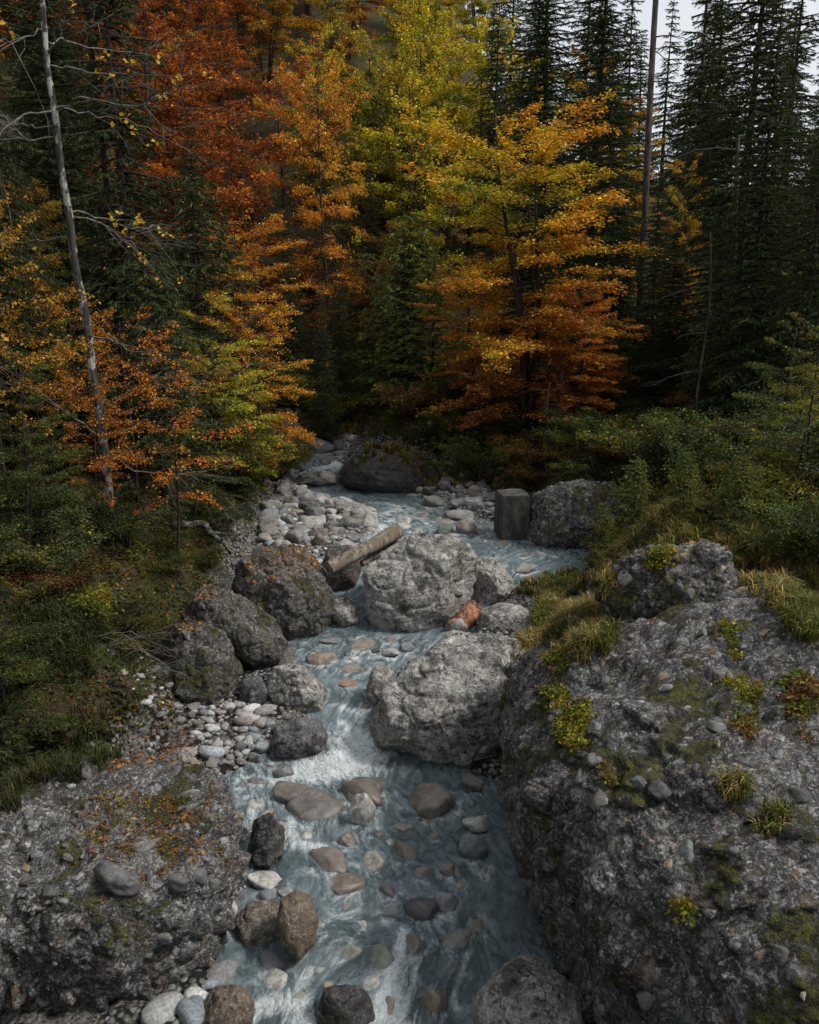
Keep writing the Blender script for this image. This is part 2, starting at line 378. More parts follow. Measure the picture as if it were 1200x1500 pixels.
# ---------------------------------------------------------------- rocks
class Surf:
    """everything that plants, leaves and pebbles can lie on"""
    trees = []; lo = []; hi = []
    @classmethod
    def add(c, V, Fc): c.lo.append(V.min(0)); c.hi.append(V.max(0)); c.trees.append(BVHTree.FromPolygons([tuple(v) for v in V], [tuple(f) for f in Fc]))
    @classmethod
    def down(c, x, y, z0=9., only=None):
        best = None
        for t in (c.trees if only is None else only):
            h = t.ray_cast(Vector((x, y, z0)), Vector((0, 0, -1)))
            if h[0] is not None and (best is None or h[0].z > best[0].z): best = (h[0], h[1])
        z = T1(x, y)
        if only is None and (best is None or best[0].z < z): best = (Vector((x, y, z)), Vector((0, 0, 1)))
        return best
def boulder(name, outline, depth, thick, mat, label, cat='boulder', seed=0, k=6, rough=.10, e=.75, e2=.8, N=None, P0=None, tdown=None,
            clast=0., group=None, parent=None, strata=0., surf=True, smooth_out=2, ed=None, facets=9, fdepth=.16, cuts=()):
    """rock whose outline is given where the photo shows it; it has its own distance, thickness and a lumpy closed surface"""
    O = np.array(outline, float)
    if N is None: N = -ray(O[:, 0].mean(), O[:, 1].mean())
    N = np.array(N, float); N /= np.linalg.norm(N)
    if P0 is None: P0 = CAM+depth*ray(O[:, 0].mean(), O[:, 1].mean())
    P0 = np.array(P0, float)
    W = np.array([CAM+ray(a, b)*(((P0-CAM)@N)/(ray(a, b)@N)) for a, b in O])
    A = np.cross([0, 0, 1.], N); A /= np.linalg.norm(A); B = np.cross(N, A)
    # centre of area
    x, y = (W-P0)@A, (W-P0)@B; cr = x*np.roll(y, -1)-np.roll(x, -1)*y; ar = cr.sum()/2
    cx, cy = ((x+np.roll(x, -1))*cr).sum()/(6*ar), ((y+np.roll(y, -1))*cr).sum()/(6*ar)
    Cn = P0+cx*A+cy*B; x, y = x-cx, y-cy
    t = np.linspace(0, 1, 24, endpoint=False)[None]; xs = (x[:, None]*(1-t)+np.roll(x, -1)[:, None]*t).ravel(); ys = (y[:, None]*(1-t)+np.roll(y, -1)[:, None]*t).ravel()
    an, rd = np.arctan2(ys, xs), np.hypot(xs, ys); o = np.argsort(an); g = np.linspace(-np.pi, np.pi, 721)
    R = np.interp(g, np.concatenate([an[o]-2*np.pi, an[o], an[o]+2*np.pi]), np.tile(rd[o], 3))
    for _ in range(smooth_out*6): R[1:-1] = (R[:-2]+2*R[1:-1]+R[2:])/4; R[0] = R[-1] = (R[1]+R[-2]+2*R[0])/4
    D, Fc = ico(k)
    ph = np.arctan2(D[:, 1], D[:, 0]); cp = np.hypot(D[:, 0], D[:, 1]); r = np.interp(ph, g, R)
    inpl = r*np.where(D[:, 2] > 0, cp**e, cp**(ed or e)); T = np.where(D[:, 2] > 0, thick, tdown if tdown else thick)
    V = Cn+(inpl*np.cos(ph))[:, None]*A+(inpl*np.sin(ph))[:, None]*B+(T*np.sign(D[:, 2])*np.abs(D[:, 2])**e2)[:, None]*N
    size = R.mean(); out = V-Cn; out /= np.linalg.norm(out, axis=1)[:, None]+1e-9
    # flat broken faces: shave the body with a few random planes
    rf = np.random.RandomState(seed+900)
    for _ in range(facets):
        n_ = rf.randn(3); n_[2] = abs(n_[2])*.8; n_ /= np.linalg.norm(n_); s_ = (V-Cn)@n_; lim = s_.max()*(1-fdepth*rf.uniform(.4, 1.5))
        V = V-n_*(np.maximum(0, s_-lim)*.9)[:, None]
    wob_ = fbm(V, .7, 3, 71)*.28+fbm(V, 2.2, 3, 72)*.10 if cuts else 0
    for n_, p_ in cuts:
        n_ = np.array(n_)/np.linalg.norm(n_); s_ = ((V-np.array(p_))@n_+wob_)*4.2; V = V-n_*(np.logaddexp(0, s_)/4.2*.86)[:, None]
    Q = V+seed*7.7
    h = fbm(Q, .9/size, 3, seed)*rough*1.5*size+fbm(Q, 2.7/size, 4, seed+3)*rough*.7*size
    # chipped facets: ridged noise
    h -= (1-np.abs(fbm(Q, 1.7/size, 3, seed+8)))**6*rough*.9*size
    h += fbm(Q, 6., 4, seed+12, .6)*.035*min(1, size)
    h -= np.exp(-(fbm(Q, 1.1/min(size, 1.3), 3, seed+15)/.05)**2)*.035*min(1.5, size)
    if size > 1.2: h += fbm(Q, 1.3, 3, seed+18)*.16+np.round(fbm(Q, .8, 2, seed+19)*5)/5*.10
    if strata:
        zz = (V[:, 2]*.9+V[:, 0]*.22+fbm(Q, .8, 3, 2)*.25)*9
        h += strata*(np.abs(np.sin(zz))**.7-.6)*(.5+fbm(Q, 1.5, 2, 4))
    if clast:
        for sc, s in ((3.2, 1), (7., 2), (15., 3)):
            Qw = V*sc+np.stack([vnoise(V*sc*1.6, 41), vnoise(V*sc*1.6, 42), vnoise(V*sc*1.6, 43)], 1)*.22
            d, i, _ = worley(Qw, seed+s*20); rr = .28+.30*((i*7.31) % 1)
            h += clast/sc*np.sqrt(np.maximum(0, 1-(d/rr)**2))*(i > .4)*.5
            h -= clast/sc*.10*np.exp(-((d-rr)/.08)**2)*(i > .4)
    V = V+out*h[:, None]
    me = mesh_np(name, V-Cn, Fc); o = ob(name, me, M[mat] if isinstance(mat, str) else mat, parent)
    o.location = Cn if parent is None else Cn-np.array(parent.location)
    if parent is None: tag(o, label, cat, group)
    if surf: Surf.add(V, Fc)
    o['_c'] = [float(c) for c in Cn]; del o['_c']
    return o
def base_depth(px, py, extra): return G(px, py)[1]+extra
# giant on the right
A_, B_, C_ = np.array([3.1, 9.3, 2.71]), np.array([.75, 7., 1.33]), np.array([2.4, 4.2, 1.44])
right = boulder('giant_boulder', [(752, 948), (722, 1010), (706, 1080), (708, 1180), (716, 1270), (760, 1345), (815, 1420), (850, 1490), (900, 1600), (1000, 1750), (1300, 1850), (1600, 1600),
    (1600, 1250), (1420, 1010), (1230, 930), (1150, 885), (1090, 862), (1020, 838), (940, 838), (860, 858), (795, 890)], 0, .75, 'cong',
    'huge grey conglomerate boulder with grass and moss filling the lower right', seed=3, k=8, rough=.055, e=.62, e2=.75,
    N=np.cross(B_-A_, C_-A_), P0=(A_+B_+C_)/3, tdown=3.4, clast=.55, ed=1.0, facets=6, fdepth=.06, cuts=[((-.95, -.20, .10), (.84, 6.9, 1.0)), ((-.92, -.36, -.12), (1.45, 4.9, 1.0)), ((-.55, .1, .83), (1.2, 8.2, 1.93))])
boulder('ledge', [(880, 862), (905, 822), (960, 803), (1030, 795), (1075, 806), (1090, 840), (1080, 890), (1030, 905), (985, 925), (930, 915), (890, 895)], G(980, 850)[1]*.0+8.7, .55, 'cong',
    None, seed=9, k=7, rough=.09, e=.75, parent=right, clast=.4)
left = boulder('conglomerate_boulder', [(-60, 1265), (20, 1200), (90, 1150), (160, 1142), (240, 1152), (318, 1165), (336, 1210), (330, 1290), (336, 1315), (305, 1352), (245, 1385), (180, 1412), (60, 1440),
    (-120, 1480), (-330, 1440), (-300, 1330)], 0, .55, 'cong', 'dark conglomerate boulder full of embedded stones in the lower left corner', seed=14, k=8, rough=.05, e=.6, e2=.7,
    N=(.02, -.16, .98), P0=(-1.75, 6.6, .68), tdown=1.5, clast=.6, ed=2.4, facets=7, fdepth=.06)
def B(name, outline, bpx, bpy, thick, mat, label, **kw):
    return boulder(name, outline, base_depth(bpx, bpy, thick*.75), thick, mat, label, **kw)
B('pale_boulder', [(521, 850), (528, 815), (556, 790), (600, 778), (652, 780), (690, 798), (702, 830), (694, 868), (672, 903), (640, 928), (600, 950), (555, 940), (530, 905)], 600, 925, .95, 'pale',
  'big pale grey eroded boulder with layered grooves in mid stream under the leaning log', seed=21, k=7, rough=.07, strata=.022)
B('pale_boulder', [(676, 822), (700, 812), (730, 822), (752, 845), (760, 872), (745, 890), (712, 898), (682, 885)], 715, 885, .7, 'pale', 'smaller pale boulder leaning on the right of the big grooved boulder', seed=22, rough=.09, strata=.015)
B('slab_boulder', [(340, 862), (350, 822), (398, 798), (440, 800), (474, 828), (490, 868), (496, 900), (470, 935), (425, 950), (395, 925), (365, 890)], 430, 938, .9, 'mossy',
  'flat topped boulder strewn with fallen orange leaves left of the pale boulder', seed=23, k=7, rough=.06, clast=.25)
B('overhanging_boulder', [(262, 892), (280, 862), (325, 858), (368, 882), (405, 912), (418, 940), (408, 968), (372, 982), (340, 960), (310, 940), (275, 925)], 370, 1000, .8, 'mossy',
  'moss topped boulder jutting over a dark hollow on the left bank', seed=24, k=7, rough=.08, clast=.25)
B('mossy_boulder', [(232, 945), (250, 918), (300, 912), (338, 935), (352, 970), (348, 1018), (322, 1050), (275, 1045), (245, 1005)], 320, 1040, .6, 'mossy',
  'tall mossy boulder with a cleft face below the overhanging boulder', seed=25, k=7, rough=.08, clast=.3)
B('angular_boulder', [(205, 992), (235, 968), (278, 964), (298, 990), (294, 1018), (272, 1034), (232, 1034)], 260, 1034, .45, 'grey', 'smooth grey angular boulder caught in bare twigs on the left bank', seed=26, rough=.10, e=.85)
B('bank_boulder', [(170, 935), (190, 912), (235, 905), (262, 925), (255, 960), (215, 972), (180, 965)], 220, 960, .5, 'mossy', 'low boulder capped with bright moss behind the grey angular boulder', seed=27)
B('speckled_boulder', [(386, 1012), (400, 976), (432, 968), (466, 985), (484, 1012), (480, 1045), (435, 1058), (396, 1045)], 435, 1045, .6, 'pitted', 'pale speckled boulder sitting in the water below the dark hollow', seed=28, k=7, rough=.06)
B('round_boulder', [(394, 1090), (403, 1064), (438, 1049), (470, 1054), (482, 1078), (474, 1104), (435, 1118), (402, 1112)], 435, 1112, .38, 'grey', 'rounded smooth grey boulder beside the white rapid', seed=29, rough=.045, facets=4, fdepth=.08)
B('mid_stream_boulder', [(542, 1065), (538, 1015), (560, 972), (604, 945), (655, 930), (710, 930), (765, 940), (800, 1000), (775, 1075), (725, 1112), (684, 1133), (640, 1128), (598, 1102), (560, 1095)], 660, 1128, 1.1, 'pitted',
  'large cleft boulder with moss spots wedged against the huge right boulder', seed=30, k=7, rough=.075, clast=.2, facets=14, fdepth=.2)
B('pale_stone', [(534, 1012), (543, 980), (568, 972), (584, 1000), (572, 1030), (548, 1040)], 555, 1040, .3, 'pitted', 'small pale rock leaning on the upstream corner of the large cleft boulder', seed=31, k=5)
B('white_boulder', [(690, 925), (698, 895), (735, 882), (765, 884), (790, 905), (770, 935), (725, 945)], 735, 938, .6, 'pitted', 'whitish boulder beside the red brown log stump', seed=32, rough=.08)
B('white_mossy_boulder', [(690, 1480), (702, 1425), (735, 1396), (790, 1398), (832, 1425), (868, 1490), (880, 1590), (700, 1600)], 780, 1530, .45, 'pitted', 'white boulder with moss patches at the bottom under the huge boulder', seed=33, k=7, rough=.05)
B('oval_boulder', [(404, 1350), (410, 1318), (434, 1302), (456, 1312), (468, 1348), (462, 1384), (438, 1410), (412, 1388)], 437, 1425, .22, 'brown', 'upright oval brown stone with a moss crest at the left edge of the stream', seed=34, k=6, rough=.03, facets=2, fdepth=.05)
B('brown_boulder', [(330, 1365), (362, 1325), (408, 1312), (428, 1345), (438, 1400), (420, 1452), (370, 1462), (335, 1420)], 380, 1385, .3, 'brown', 'flat brown rock lying behind the upright oval stone', seed=35, rough=.07)
B('dark_boulder', [(487, 692), (498, 668), (535, 655), (600, 655), (642, 688), (655, 725), (600, 734), (545, 730), (502, 716)], 560, 722, 1.3, 'dark', 'dark smooth boulder above the far pool with a bare branch on it', seed=36, rough=.07)
B('streaked_boulder', [(756, 772), (762, 735), (800, 716), (850, 704), (900, 710), (940, 738), (950, 785), (880, 812), (800, 812), (766, 798)], 820, 804, 1.1, 'cong', 'long flat conglomerate boulder right of the concrete block', seed=37, k=7, rough=.06, clast=.35)
B('wet_boulder', [(286, 1480), (305, 1448), (350, 1438), (378, 1458), (374, 1500), (335, 1530), (290, 1520)], 335, 1515, .25, 'brown', 'wet brown boulder at the bottom edge left of the foam', seed=38, rough=.07)
B('wet_boulder', [(458, 1482), (470, 1448), (508, 1434), (545, 1458), (548, 1495), (510, 1520), (470, 1515)], 505, 1515, .22, 'dark', 'dark wet boulder at the bottom edge between two foam streaks', seed=39, rough=.08)
B('folded_boulder', [(362, 1240), (370, 1198), (395, 1190), (415, 1215), (414, 1255), (396, 1280), (372, 1276)], 390, 1272, .28, 'dark', 'dark folded rock shaped like a stump beside the lower left boulder', seed=40, rough=.13, strata=.02)
B('bank_rock', [(395, 660), (412, 610), (440, 618), (442, 655), (428, 688), (402, 690)], 420, 690, 1., 'dark', 'dark rock face at the left bank of the far pool', seed=41, rough=.09)
B('bank_rock', [(215, 1160), (225, 1120), (262, 1095), (300, 1110), (312, 1150), (290, 1180)], 270, 1165, .35, 'pitted', 'grey rock with a pale vein on the leafy bank above the lower left boulder', seed=42, rough=.09)
B('bank_rock', [(60, 1170), (90, 1120), (130, 1110), (160, 1140), (150, 1180), (100, 1195)], 110, 1175, .35, 'cong', 'low grey rock on the mossy bank directly above the lower left boulder', seed=43, rough=.09)
B('mossy_rock', [(262, 850), (280, 822), (320, 815), (345, 840), (340, 870), (300, 880)], 305, 880, .55, 'mossy', 'round rock wrapped in moss on the left bank behind the leafy slab', seed=44)
B('hollow_rock', [(350, 1025), (356, 995), (385, 985), (395, 1015), (388, 1040), (360, 1042)], 372, 1042, .3, 'grey', 'shaded grey rock deep in the dark hollow', seed=45, k=5)
B('gap_rock', [(480, 905), (486, 880), (510, 872), (530, 890), (528, 915), (500, 922)], 505, 920, .4, 'pitted', 'pinkish rock wedged between the leafy slab and the grooved boulder', seed=46, k=5)
B('gap_rock', [(470, 830), (480, 800), (515, 798), (535, 820), (520, 860), (485, 870)], 500, 868, .5, 'mossy', 'dark rock under the leaning log', seed=47, k=5)
B('fall_rock', [(430, 708), (436, 694), (470, 688), (500, 694), (502, 708), (470, 713)], 465, 712, .6, 'pale', 'flat pale ledge with water sliding over it at the far little fall', seed=48, k=5)
B('long_boulder', [(468, 745), (486, 736), (520, 734), (552, 744), (554, 754), (520, 758), (485, 754)], 515, 758, .5, 'pitted', 'long mottled rock in the upper stream between the two channels', seed=49, k=5, rough=.12)
B('mottled_boulder', [(428, 748), (440, 735), (468, 733), (482, 742), (474, 756), (448, 760)], 455, 758, .4, 'grey', 'dark mottled rock on the left gravel of the upper stream', seed=50, k=5, rough=.12)
# ---------------------------------------------------------------- stones picked out one by one
def stone_mesh(seed, k=4, ang=.5):
    D, Fc = ico(k); rng = np.random.RandomState(seed)
    n = rng.randn(9+int(ang*8), 3); n /= np.linalg.norm(n, axis=1)[:, None]; hh = rng.uniform(.72, 1.1, len(n)); p = 6+10*ang
    r = (np.maximum(0, D@n.T/hh)**p).sum(1)**(-1/p); r = np.minimum(r, 1.35)
    V = D*r[:, None]; V += D*(fbm(V+seed, 1.1, 3, seed)*.22+fbm(V+seed, 4, 3, seed)*.06)[:, None]
    V /= np.abs(V).max(0); return mesh_np('stone', V, Fc)
SM = [stone_mesh(i, 4, .15+.1*(i % 7)) for i in range(16)]
for s_ in SM: s_.materials.append(M['cobble'])
SW = [s_.copy() for s_ in SM[:6]]
for s_ in SW: s_.materials.clear(); s_.materials.append(M['wet'])
GREY, PALE, BLUE, BROWN, DARK, TAN, GREEN, PINK = (.20, .20, .20), (.46, .46, .45), (.22, .25, .275), (.16, .135, .112), (.085, .085, .09), (.27, .24, .20), (.15, .19, .17), (.26, .20, .18)
placed = []
def stone(cx, cy, w, h, col, label, mesh=None, wet=False, rng=np.random.RandomState(5), cat='stone', group=None):
    d = ray(cx, cy); P, t = G(cx, cy, .0)
    a = math.atan2(-d[2], d[1]); rx = w*t/FPX/2; hh = h*t/FPX/2; ry = rx*rng.uniform(.75, .95)
    rz = math.sqrt(max(hh*hh-(ry*math.sin(a))**2, (.4*hh)**2))/math.cos(a)
    low = any(k in label for k in ('submerged', 'under shallow', 'under the water', 'under clear', 'awash', 'sliding over'))
    rz = max(rz, .62*rx) if wet else rz
    P, t = G(cx, cy, .35*rz)
    if low: P[2] -= rz*.80
    elif wet or 'pool' in label or 'narrows' in label: P[2] -= rz*.40
    me = (SW if wet else SM)[rng.randint(6 if wet else 16) if mesh is None else mesh]
    o = ob('stone', me, None, None, col); o.location = P; o.scale = (rx*1.05, ry*1.05, rz*1.08); o.rotation_euler = (rng.uniform(-.15, .15), rng.uniform(-.2, .2), rng.uniform(-.5, .5))
    tag(o, label, cat, group); placed.append((P[0], P[1], max(rx, ry))); return o
for a in [
    (530, 1193, 42, 56, PALE, 'whitish blocky stone standing in the stream below the rapid', 2),
    (530, 1160, 60, 22, BROWN, 'wet brown stone just behind the whitish blocky stone', 3, 1),
    (455, 1172, 95, 42, (.14, .13, .12), 'wet low rock with water sliding over it left of the whitish blocky stone', 4, 1),
    (425, 1160, 60, 30, (.17, .15, .13), 'brown slanting rock at the foot of the rapid', 5, 1),
    (545, 1140, 80, 44, (.13, .14, .14), 'broad grey rock under clear water right of the rapid', 0, 1),
    (635, 1170, 80, 36, (.22, .19, .15), 'flat streaked tan rock under the large cleft boulder', 1, 1),
    (470, 1135, 30, 12, TAN, 'small mossy tan stone in the white foam', 6),
    (413, 1130, 38, 26, GREY, 'grey block in the foam at the left of the rapid', 2, 1),
    (412, 1132, 16, 16, TAN, 'little tan pebble stone in front of the grey block in the foam', 7),
    (691, 1243, 46, 42, (.20, .22, .23), 'round bluish stone with dark veins near the huge right boulder', 8),
    (700, 1208, 44, 28, PALE, 'pale stone just upstream of the veined bluish stone', 9),
    (658, 1275, 28, 22, TAN, 'small tan stone downstream of the veined bluish stone', 10),
    (625, 1325, 62, 34, DARK, 'dark smooth stone half under water near the right shore', 0, 1),
    (650, 1322, 40, 30, (.25, .27, .29), 'light grey stone lapped against the dark smooth one near the right shore', 12),
    (480, 1255, 60, 40, (.20, .17, .145), 'red brown stone awash in mid stream', 3, 1),
    (508, 1230, 34, 18, BROWN, 'small brown stone breaking the surface in mid stream', 4, 1),
    (505, 1288, 62, 36, (.21, .175, .15), 'striped brown stone under shallow water in mid stream', 5, 1),
    (548, 1258, 50, 30, (.38, .36, .30), 'submerged cream stone in mid stream', 1, 1),
    (385, 1292, 50, 32, PALE, 'rounded white stone on the shore by the lower left boulder', 11),
    (392, 1312, 34, 22, BLUE, 'bluish stone below the rounded white stone on the left shore', 12),
    (422, 1308, 30, 18, (.26, .27, .28), 'grey stone behind the moss crested oval stone', 13),
    (350, 1300, 28, 12, PALE, 'white flat pebble left of the rounded white stone', 14),
    (341, 1338, 16, 28, PALE, 'thin white stone against the lower left boulder', 15),
    (353, 1222, 14, 26, PALE, 'narrow white stone beside the dark folded rock', 2),
    (640, 1455, 50, 60, (.24, .19, .14), 'submerged tan stone near the bottom edge right of the foam', 0, 1),
    (560, 1400, 60, 34, (.2, .22, .18), 'pale green stone under the water above the lower foam', 1, 1),
    (470, 963, 46, 28, (.26, .22, .18), 'brown grey stone in the pool below the leafy slab', 9),
    (535, 944, 54, 18, TAN, 'flat tan stone in the pool under the grooved boulder', 10),
    (483, 938, 34, 14, GREY, 'grey stone at the edge of the pool under the leafy slab', 11),
    (520, 980, 44, 16, TAN, 'flat yellowish stone under shallow water in the narrows', 12),
    (512, 1000, 34, 16, (.28, .2, .15), 'reddish flat stone in the narrows', 13),
    (572, 957, 30, 14, PALE, 'pale flat stone on the shore under the grooved boulder', 3),
    (595, 950, 24, 16, BLUE, 'bluish stone on the shore under the grooved boulder', 4),
    (548, 953, 18, 10, DARK, 'small dark stone beside the flat tan stone in the pool', 5),
    (668, 921, 34, 28, (.33, .35, .36), 'light bluish block stone propping the red brown log', 2),
    (345, 1050, 84, 22, (.26, .25, .24), 'long grey stone at the top of the left cobble bar', 6),
    (395, 1045, 50, 24, PALE, 'pale stone between the speckled boulder and the cobble bar', 7),
    (375, 1060, 24, 18, PALE, 'small round pale stone on the cobble bar', 8),
    (275, 1105, 56, 30, (.28, .26, .24), 'knobbly grey stone on the left cobble bar near the leafy bank', 9),
    (330, 1085, 50, 22, (.22, .21, .2), 'mottled oblong stone on the cobble bar', 10),
    (290, 1085, 40, 22, TAN, 'tan stone at the back of the cobble bar', 11),
    (372, 1085, 30, 26, BLUE, 'bluish round stone on the cobble bar beside the rapid', 12),
    (384, 1095, 28, 24, (.28, .3, .32), 'pale blue stone touching the rounded smooth boulder', 13),
    (375, 1112, 22, 20, (.22, .24, .25), 'grey stone at the water edge of the cobble bar', 14),
    (693, 1150, 36, 26, (.2, .18, .16), 'brown grey stone between the cleft boulder and the huge right boulder', 15),
    (600, 686, 24, 18, (.12, .13, .15), 'blue grey boulder on the bank right of the dark smooth boulder', 1),
    (612, 714, 38, 18, (.10, .10, .105), 'dark rounded boulder at the foot of the right bank', 2),
    (645, 706, 28, 28, (.11, .11, .115), 'dark tilted stone at the foot of the right bank', 3),
    (468, 657, 44, 22, (.13, .135, .15), 'grey blue smooth boulder at the head of the stream', 4),
    (456, 636, 10, 10, PALE, 'small white stone perched at the head of the stream', 5),
    (700, 732, 24, 22, (.15, .14, .125), 'round brownish stone left of the concrete block', 6),
    (652, 776, 28, 20, GREEN, 'greenish rounded stone behind the grooved boulder', 7),
    (682, 775, 32, 28, (.23, .21, .19), 'brown grey round stone behind the grooved boulder', 8),
    (672, 755, 44, 20, (.3, .3, .3), 'long pale stone on the right cobble bar', 9),
    (686, 765, 24, 16, (.27, .3, .32), 'bluish pale stone on the right cobble bar', 10),
    (635, 737, 34, 22, (.2, .2, .19), 'grey stone at the left end of the right cobble bar', 11),
    (717, 784, 20, 12, (.3, .34, .36), 'pale blue flat stone at the edge of the right pool', 12),
    (768, 832, 36, 18, (.33, .33, .32), 'white topped stone in the right pool by the grassy boulder', 13),
    (425, 776, 40, 18, PALE, 'pale smooth stone on the left cobble bar near the leafy slab', 0),
    (460, 770, 46, 24, PALE, 'pale rounded stone in the middle of the left cobble field', 1),
    (440, 785, 44, 20, (.36, .37, .38), 'whitish flat stone in front of the pale rounded stone on the left cobble field', 2),
    (430, 762, 24, 14, DARK, 'small dark stone on the left cobble field', 3),
    (505, 762, 26, 18, (.25, .24, .18), 'moss tipped stone beside the upper channel', 4),
    (510, 790, 40, 18, (.22, .22, .22), 'grey stone behind the leaning log', 5),
    (590, 772, 26, 14, PALE, 'white stone at the head of the leaning log', 6),
    (435, 668, 20, 14, (.26, .26, .25), 'pale grey stone at the left of the far little fall', 7),
    ]: stone(*a[:6], mesh=a[6], wet=len(a) > 7)
# stones set in the lower left boulder and the huge right boulder: parts of their boulder
def embedded(parent, px, py, w, h, col, depthguess):
    d = ray(px, py); best = None
    for t in Surf.trees:
        r = t.ray_cast(Vector(CAM), Vector(d))
        if r[0] is not None and (best is None or r[3] < best[3]): best = r
    if best is None: return
    P, nn = np.array(best[0]), np.array(best[1]); dep = (P-CAM)[1]*CT-(P-CAM)[2]*ST
    rx, ry = w*dep/FPX/2, h*dep/FPX/2*1.15
    o = ob('embedded_stone', SM[abs(hash((px, py))) % 16 if False else (px*7+py) % 16], None, parent, col)
    o.location = P-np.array(parent.location)-nn*.25*min(rx, ry); o.scale = (rx, ry, min(rx, ry)*.7)
    o.rotation_euler = Vector(nn).to_track_quat('Z', 'Y').to_euler()
for a in [(175, 1278, 80, 50, (.13, .135, .145)), (213, 1236, 46, 36, (.2, .195, .19)), (134, 1212, 42, 28, (.18, .185, .195)), (292, 1280, 38, 34, (.13, .135, .14)), (257, 1300, 40, 38, (.11, .115, .12)),
          (312, 1296, 24, 24, (.15, .15, .155)), (240, 1375, 30, 18, (.2, .21, .22)), (100, 1255, 24, 12, (.19, .19, .19)), (300, 1258, 18, 12, (.2, .2, .2))]: embedded(left, *a, 0)
for a in [(870, 1066, 50, 26, (.17, .175, .185)), (872, 1112, 34, 24, (.19, .195, .2)), (1005, 1245, 44, 34, (.2, .21, .22)), (978, 1268, 20, 20, (.30, .25, .17)), (870, 886, 30, 18, (.3, .3, .3)),
          (992, 868, 24, 40, (.14, .145, .155)), (966, 1160, 36, 28, (.1, .105, .11)), (935, 1146, 26, 18, (.12, .13, .145)), (942, 950, 16, 18, (.24, .25, .26)), (1012, 868, 18, 22, (.18, .18, .18)),
          (1075, 1245, 20, 16, (.18, .18, .18)), (1140, 1105, 26, 20, (.24, .25, .26)), (1060, 938, 22, 16, (.24, .24, .24)), (1005, 1482, 44, 30, (.12, .135, .15)), (1080, 1052, 22, 14, (.2, .21, .22)),
          (970, 992, 16, 24, (.28, .2, .13)), (915, 848, 26, 20, (.28, .28, .28)), (865, 945, 20, 14, (.2, .18, .17)), (1050, 1065, 30, 22, (.15, .155, .165)), (1094, 1132, 22, 18, (.22, .22, .23))]: embedded(right, *a, 0)
re_ = np.random.RandomState(77)
def embed_many(parent, tree_, n, x0, x1, y0, y1):
    k = 0
    for _ in range(n*9):
        if k >= n: break
        x, y = re_.uniform(x0, x1), re_.uniform(y0, y1); h = tree_.ray_cast(Vector((x, y, 9)), Vector((0, 0, -1)))
        if h[0] is None or h[0].z < .25 or h[1].z < .15: continue
        u_, v_, _d = proj(np.array(h[0]))
        if not (-20 < u_ < 1220 and v_ < 1520): continue
        r = .022+.06*re_.rand()**2.2; t_ = re_.choice([.09, .14, .2, .28, .36]); c = (t_, t_*.99, t_*(.96+.1*re_.rand())) if re_.rand() < .85 else (.27, .20, .14)
        o = ob('embedded_stone', SM[re_.randint(16)], None, parent, c); o.location = h[0]-Vector(parent.location)-h[1]*r*.12; o.scale = (r*1.2, r*.9, r*.65)
        q = h[1].to_track_quat('Z', 'Y'); e_ = q.to_euler(); e_.rotate_axis('Z', re_.uniform(0, 6.3)); o.rotation_euler = e_; k += 1
embed_many(right, Surf.trees[0], 74, .6, 5.2, 3., 10.5); embed_many(left, Surf.trees[2], 60, -4., -.8, 4.6, 8.6)
# ---------------------------------------------------------------- cobbles on the bars, pebbles as stuff
rs = np.random.RandomState(11); cand = []
PALS = [GREY, PALE, PALE, BLUE, (.25, .245, .235), (.32, .32, .31), (.38, .38, .37), (.21, .205, .195), (.14, .14, .145), (.19, .165, .14), (.29, .26, .22), (.30, .32, .33), (.26, .23, .215)]
def inst_cobble(x, y, r, lab, grp, name='cobble', sink=.25):
    wl, wr = float(ext(WT, y, 1)), float(ext(WT, y, 2)); wet = wl+.1 < x < wr-.1
    me = SW[rs.randint(6)] if wet else SM[rs.randint(16)]
    rz = r*rs.uniform(.5, .85); h = Surf.down(x, y)[0].z
    if wet: h = max(h, float(zs(y))-rz*.9)
    o = ob(name, me, None, None, tuple(np.array(PALS[rs.randint(len(PALS))])*rs.uniform(.75, 1.15))); o.location = (x, y, h+rz*(1-2*sink)*.6)
    o.scale = (r*rs.uniform(.95, 1.25), r*rs.uniform(.7, 1), rz); o.rotation_euler = (rs.uniform(-.3, .3), rs.uniform(-.3, .3), rs.uniform(0, 6.3))
    tag(o, lab, 'cobble', grp); placed.append((x, y, r))
def in_poly(x, y, poly):
    c = False; n = len(poly)
    for i in range(n):
        (x1, y1), (x2, y2) = poly[i], poly[(i+1) % n]
        if (y1 > y) != (y2 > y) and x < (x2-x1)*(y-y1)/(y2-y1)+x1: c = not c
    return c
def fill(poly, n, r0, r1, lab, grp, pack=.82):
    W = [G(*q)[0] for q in poly]; wp = [(w[0], w[1]) for w in W]; xs, ys = zip(*wp); k = 0
    for tries in range(n*60):
        if k >= n: break
        f = k/n; r = r1*(1-f)**1.6+r0; x, y = rs.uniform(min(xs), max(xs)), rs.uniform(min(ys), max(ys))
        if not in_poly(x, y, wp): continue
        if any(abs(x-a) < 2 and math.hypot(x-a, y-b) < (r+c)*pack for a, b, c in placed): continue
        s = Surf.down(x, y)[0]
        if s.z > zs(y)+.35 or s.z > T1(x, y)+.06: continue
        inst_cobble(x, y, r, lab, grp); k += 1
fill([(385, 800), (395, 745), (425, 700), (440, 720), (480, 740), (540, 760), (545, 800), (480, 830), (470, 800)], 80, .09, .21, 'pale river cobble in the stony field left of the upper channel', 'cobbles of the left upper stone field')
fill([(600, 735), (700, 700), (735, 740), (735, 800), (690, 800), (610, 775), (560, 745)], 62, .08, .19, 'grey river cobble on the stony bar left of the concrete block', 'cobbles of the right upper stone bar')
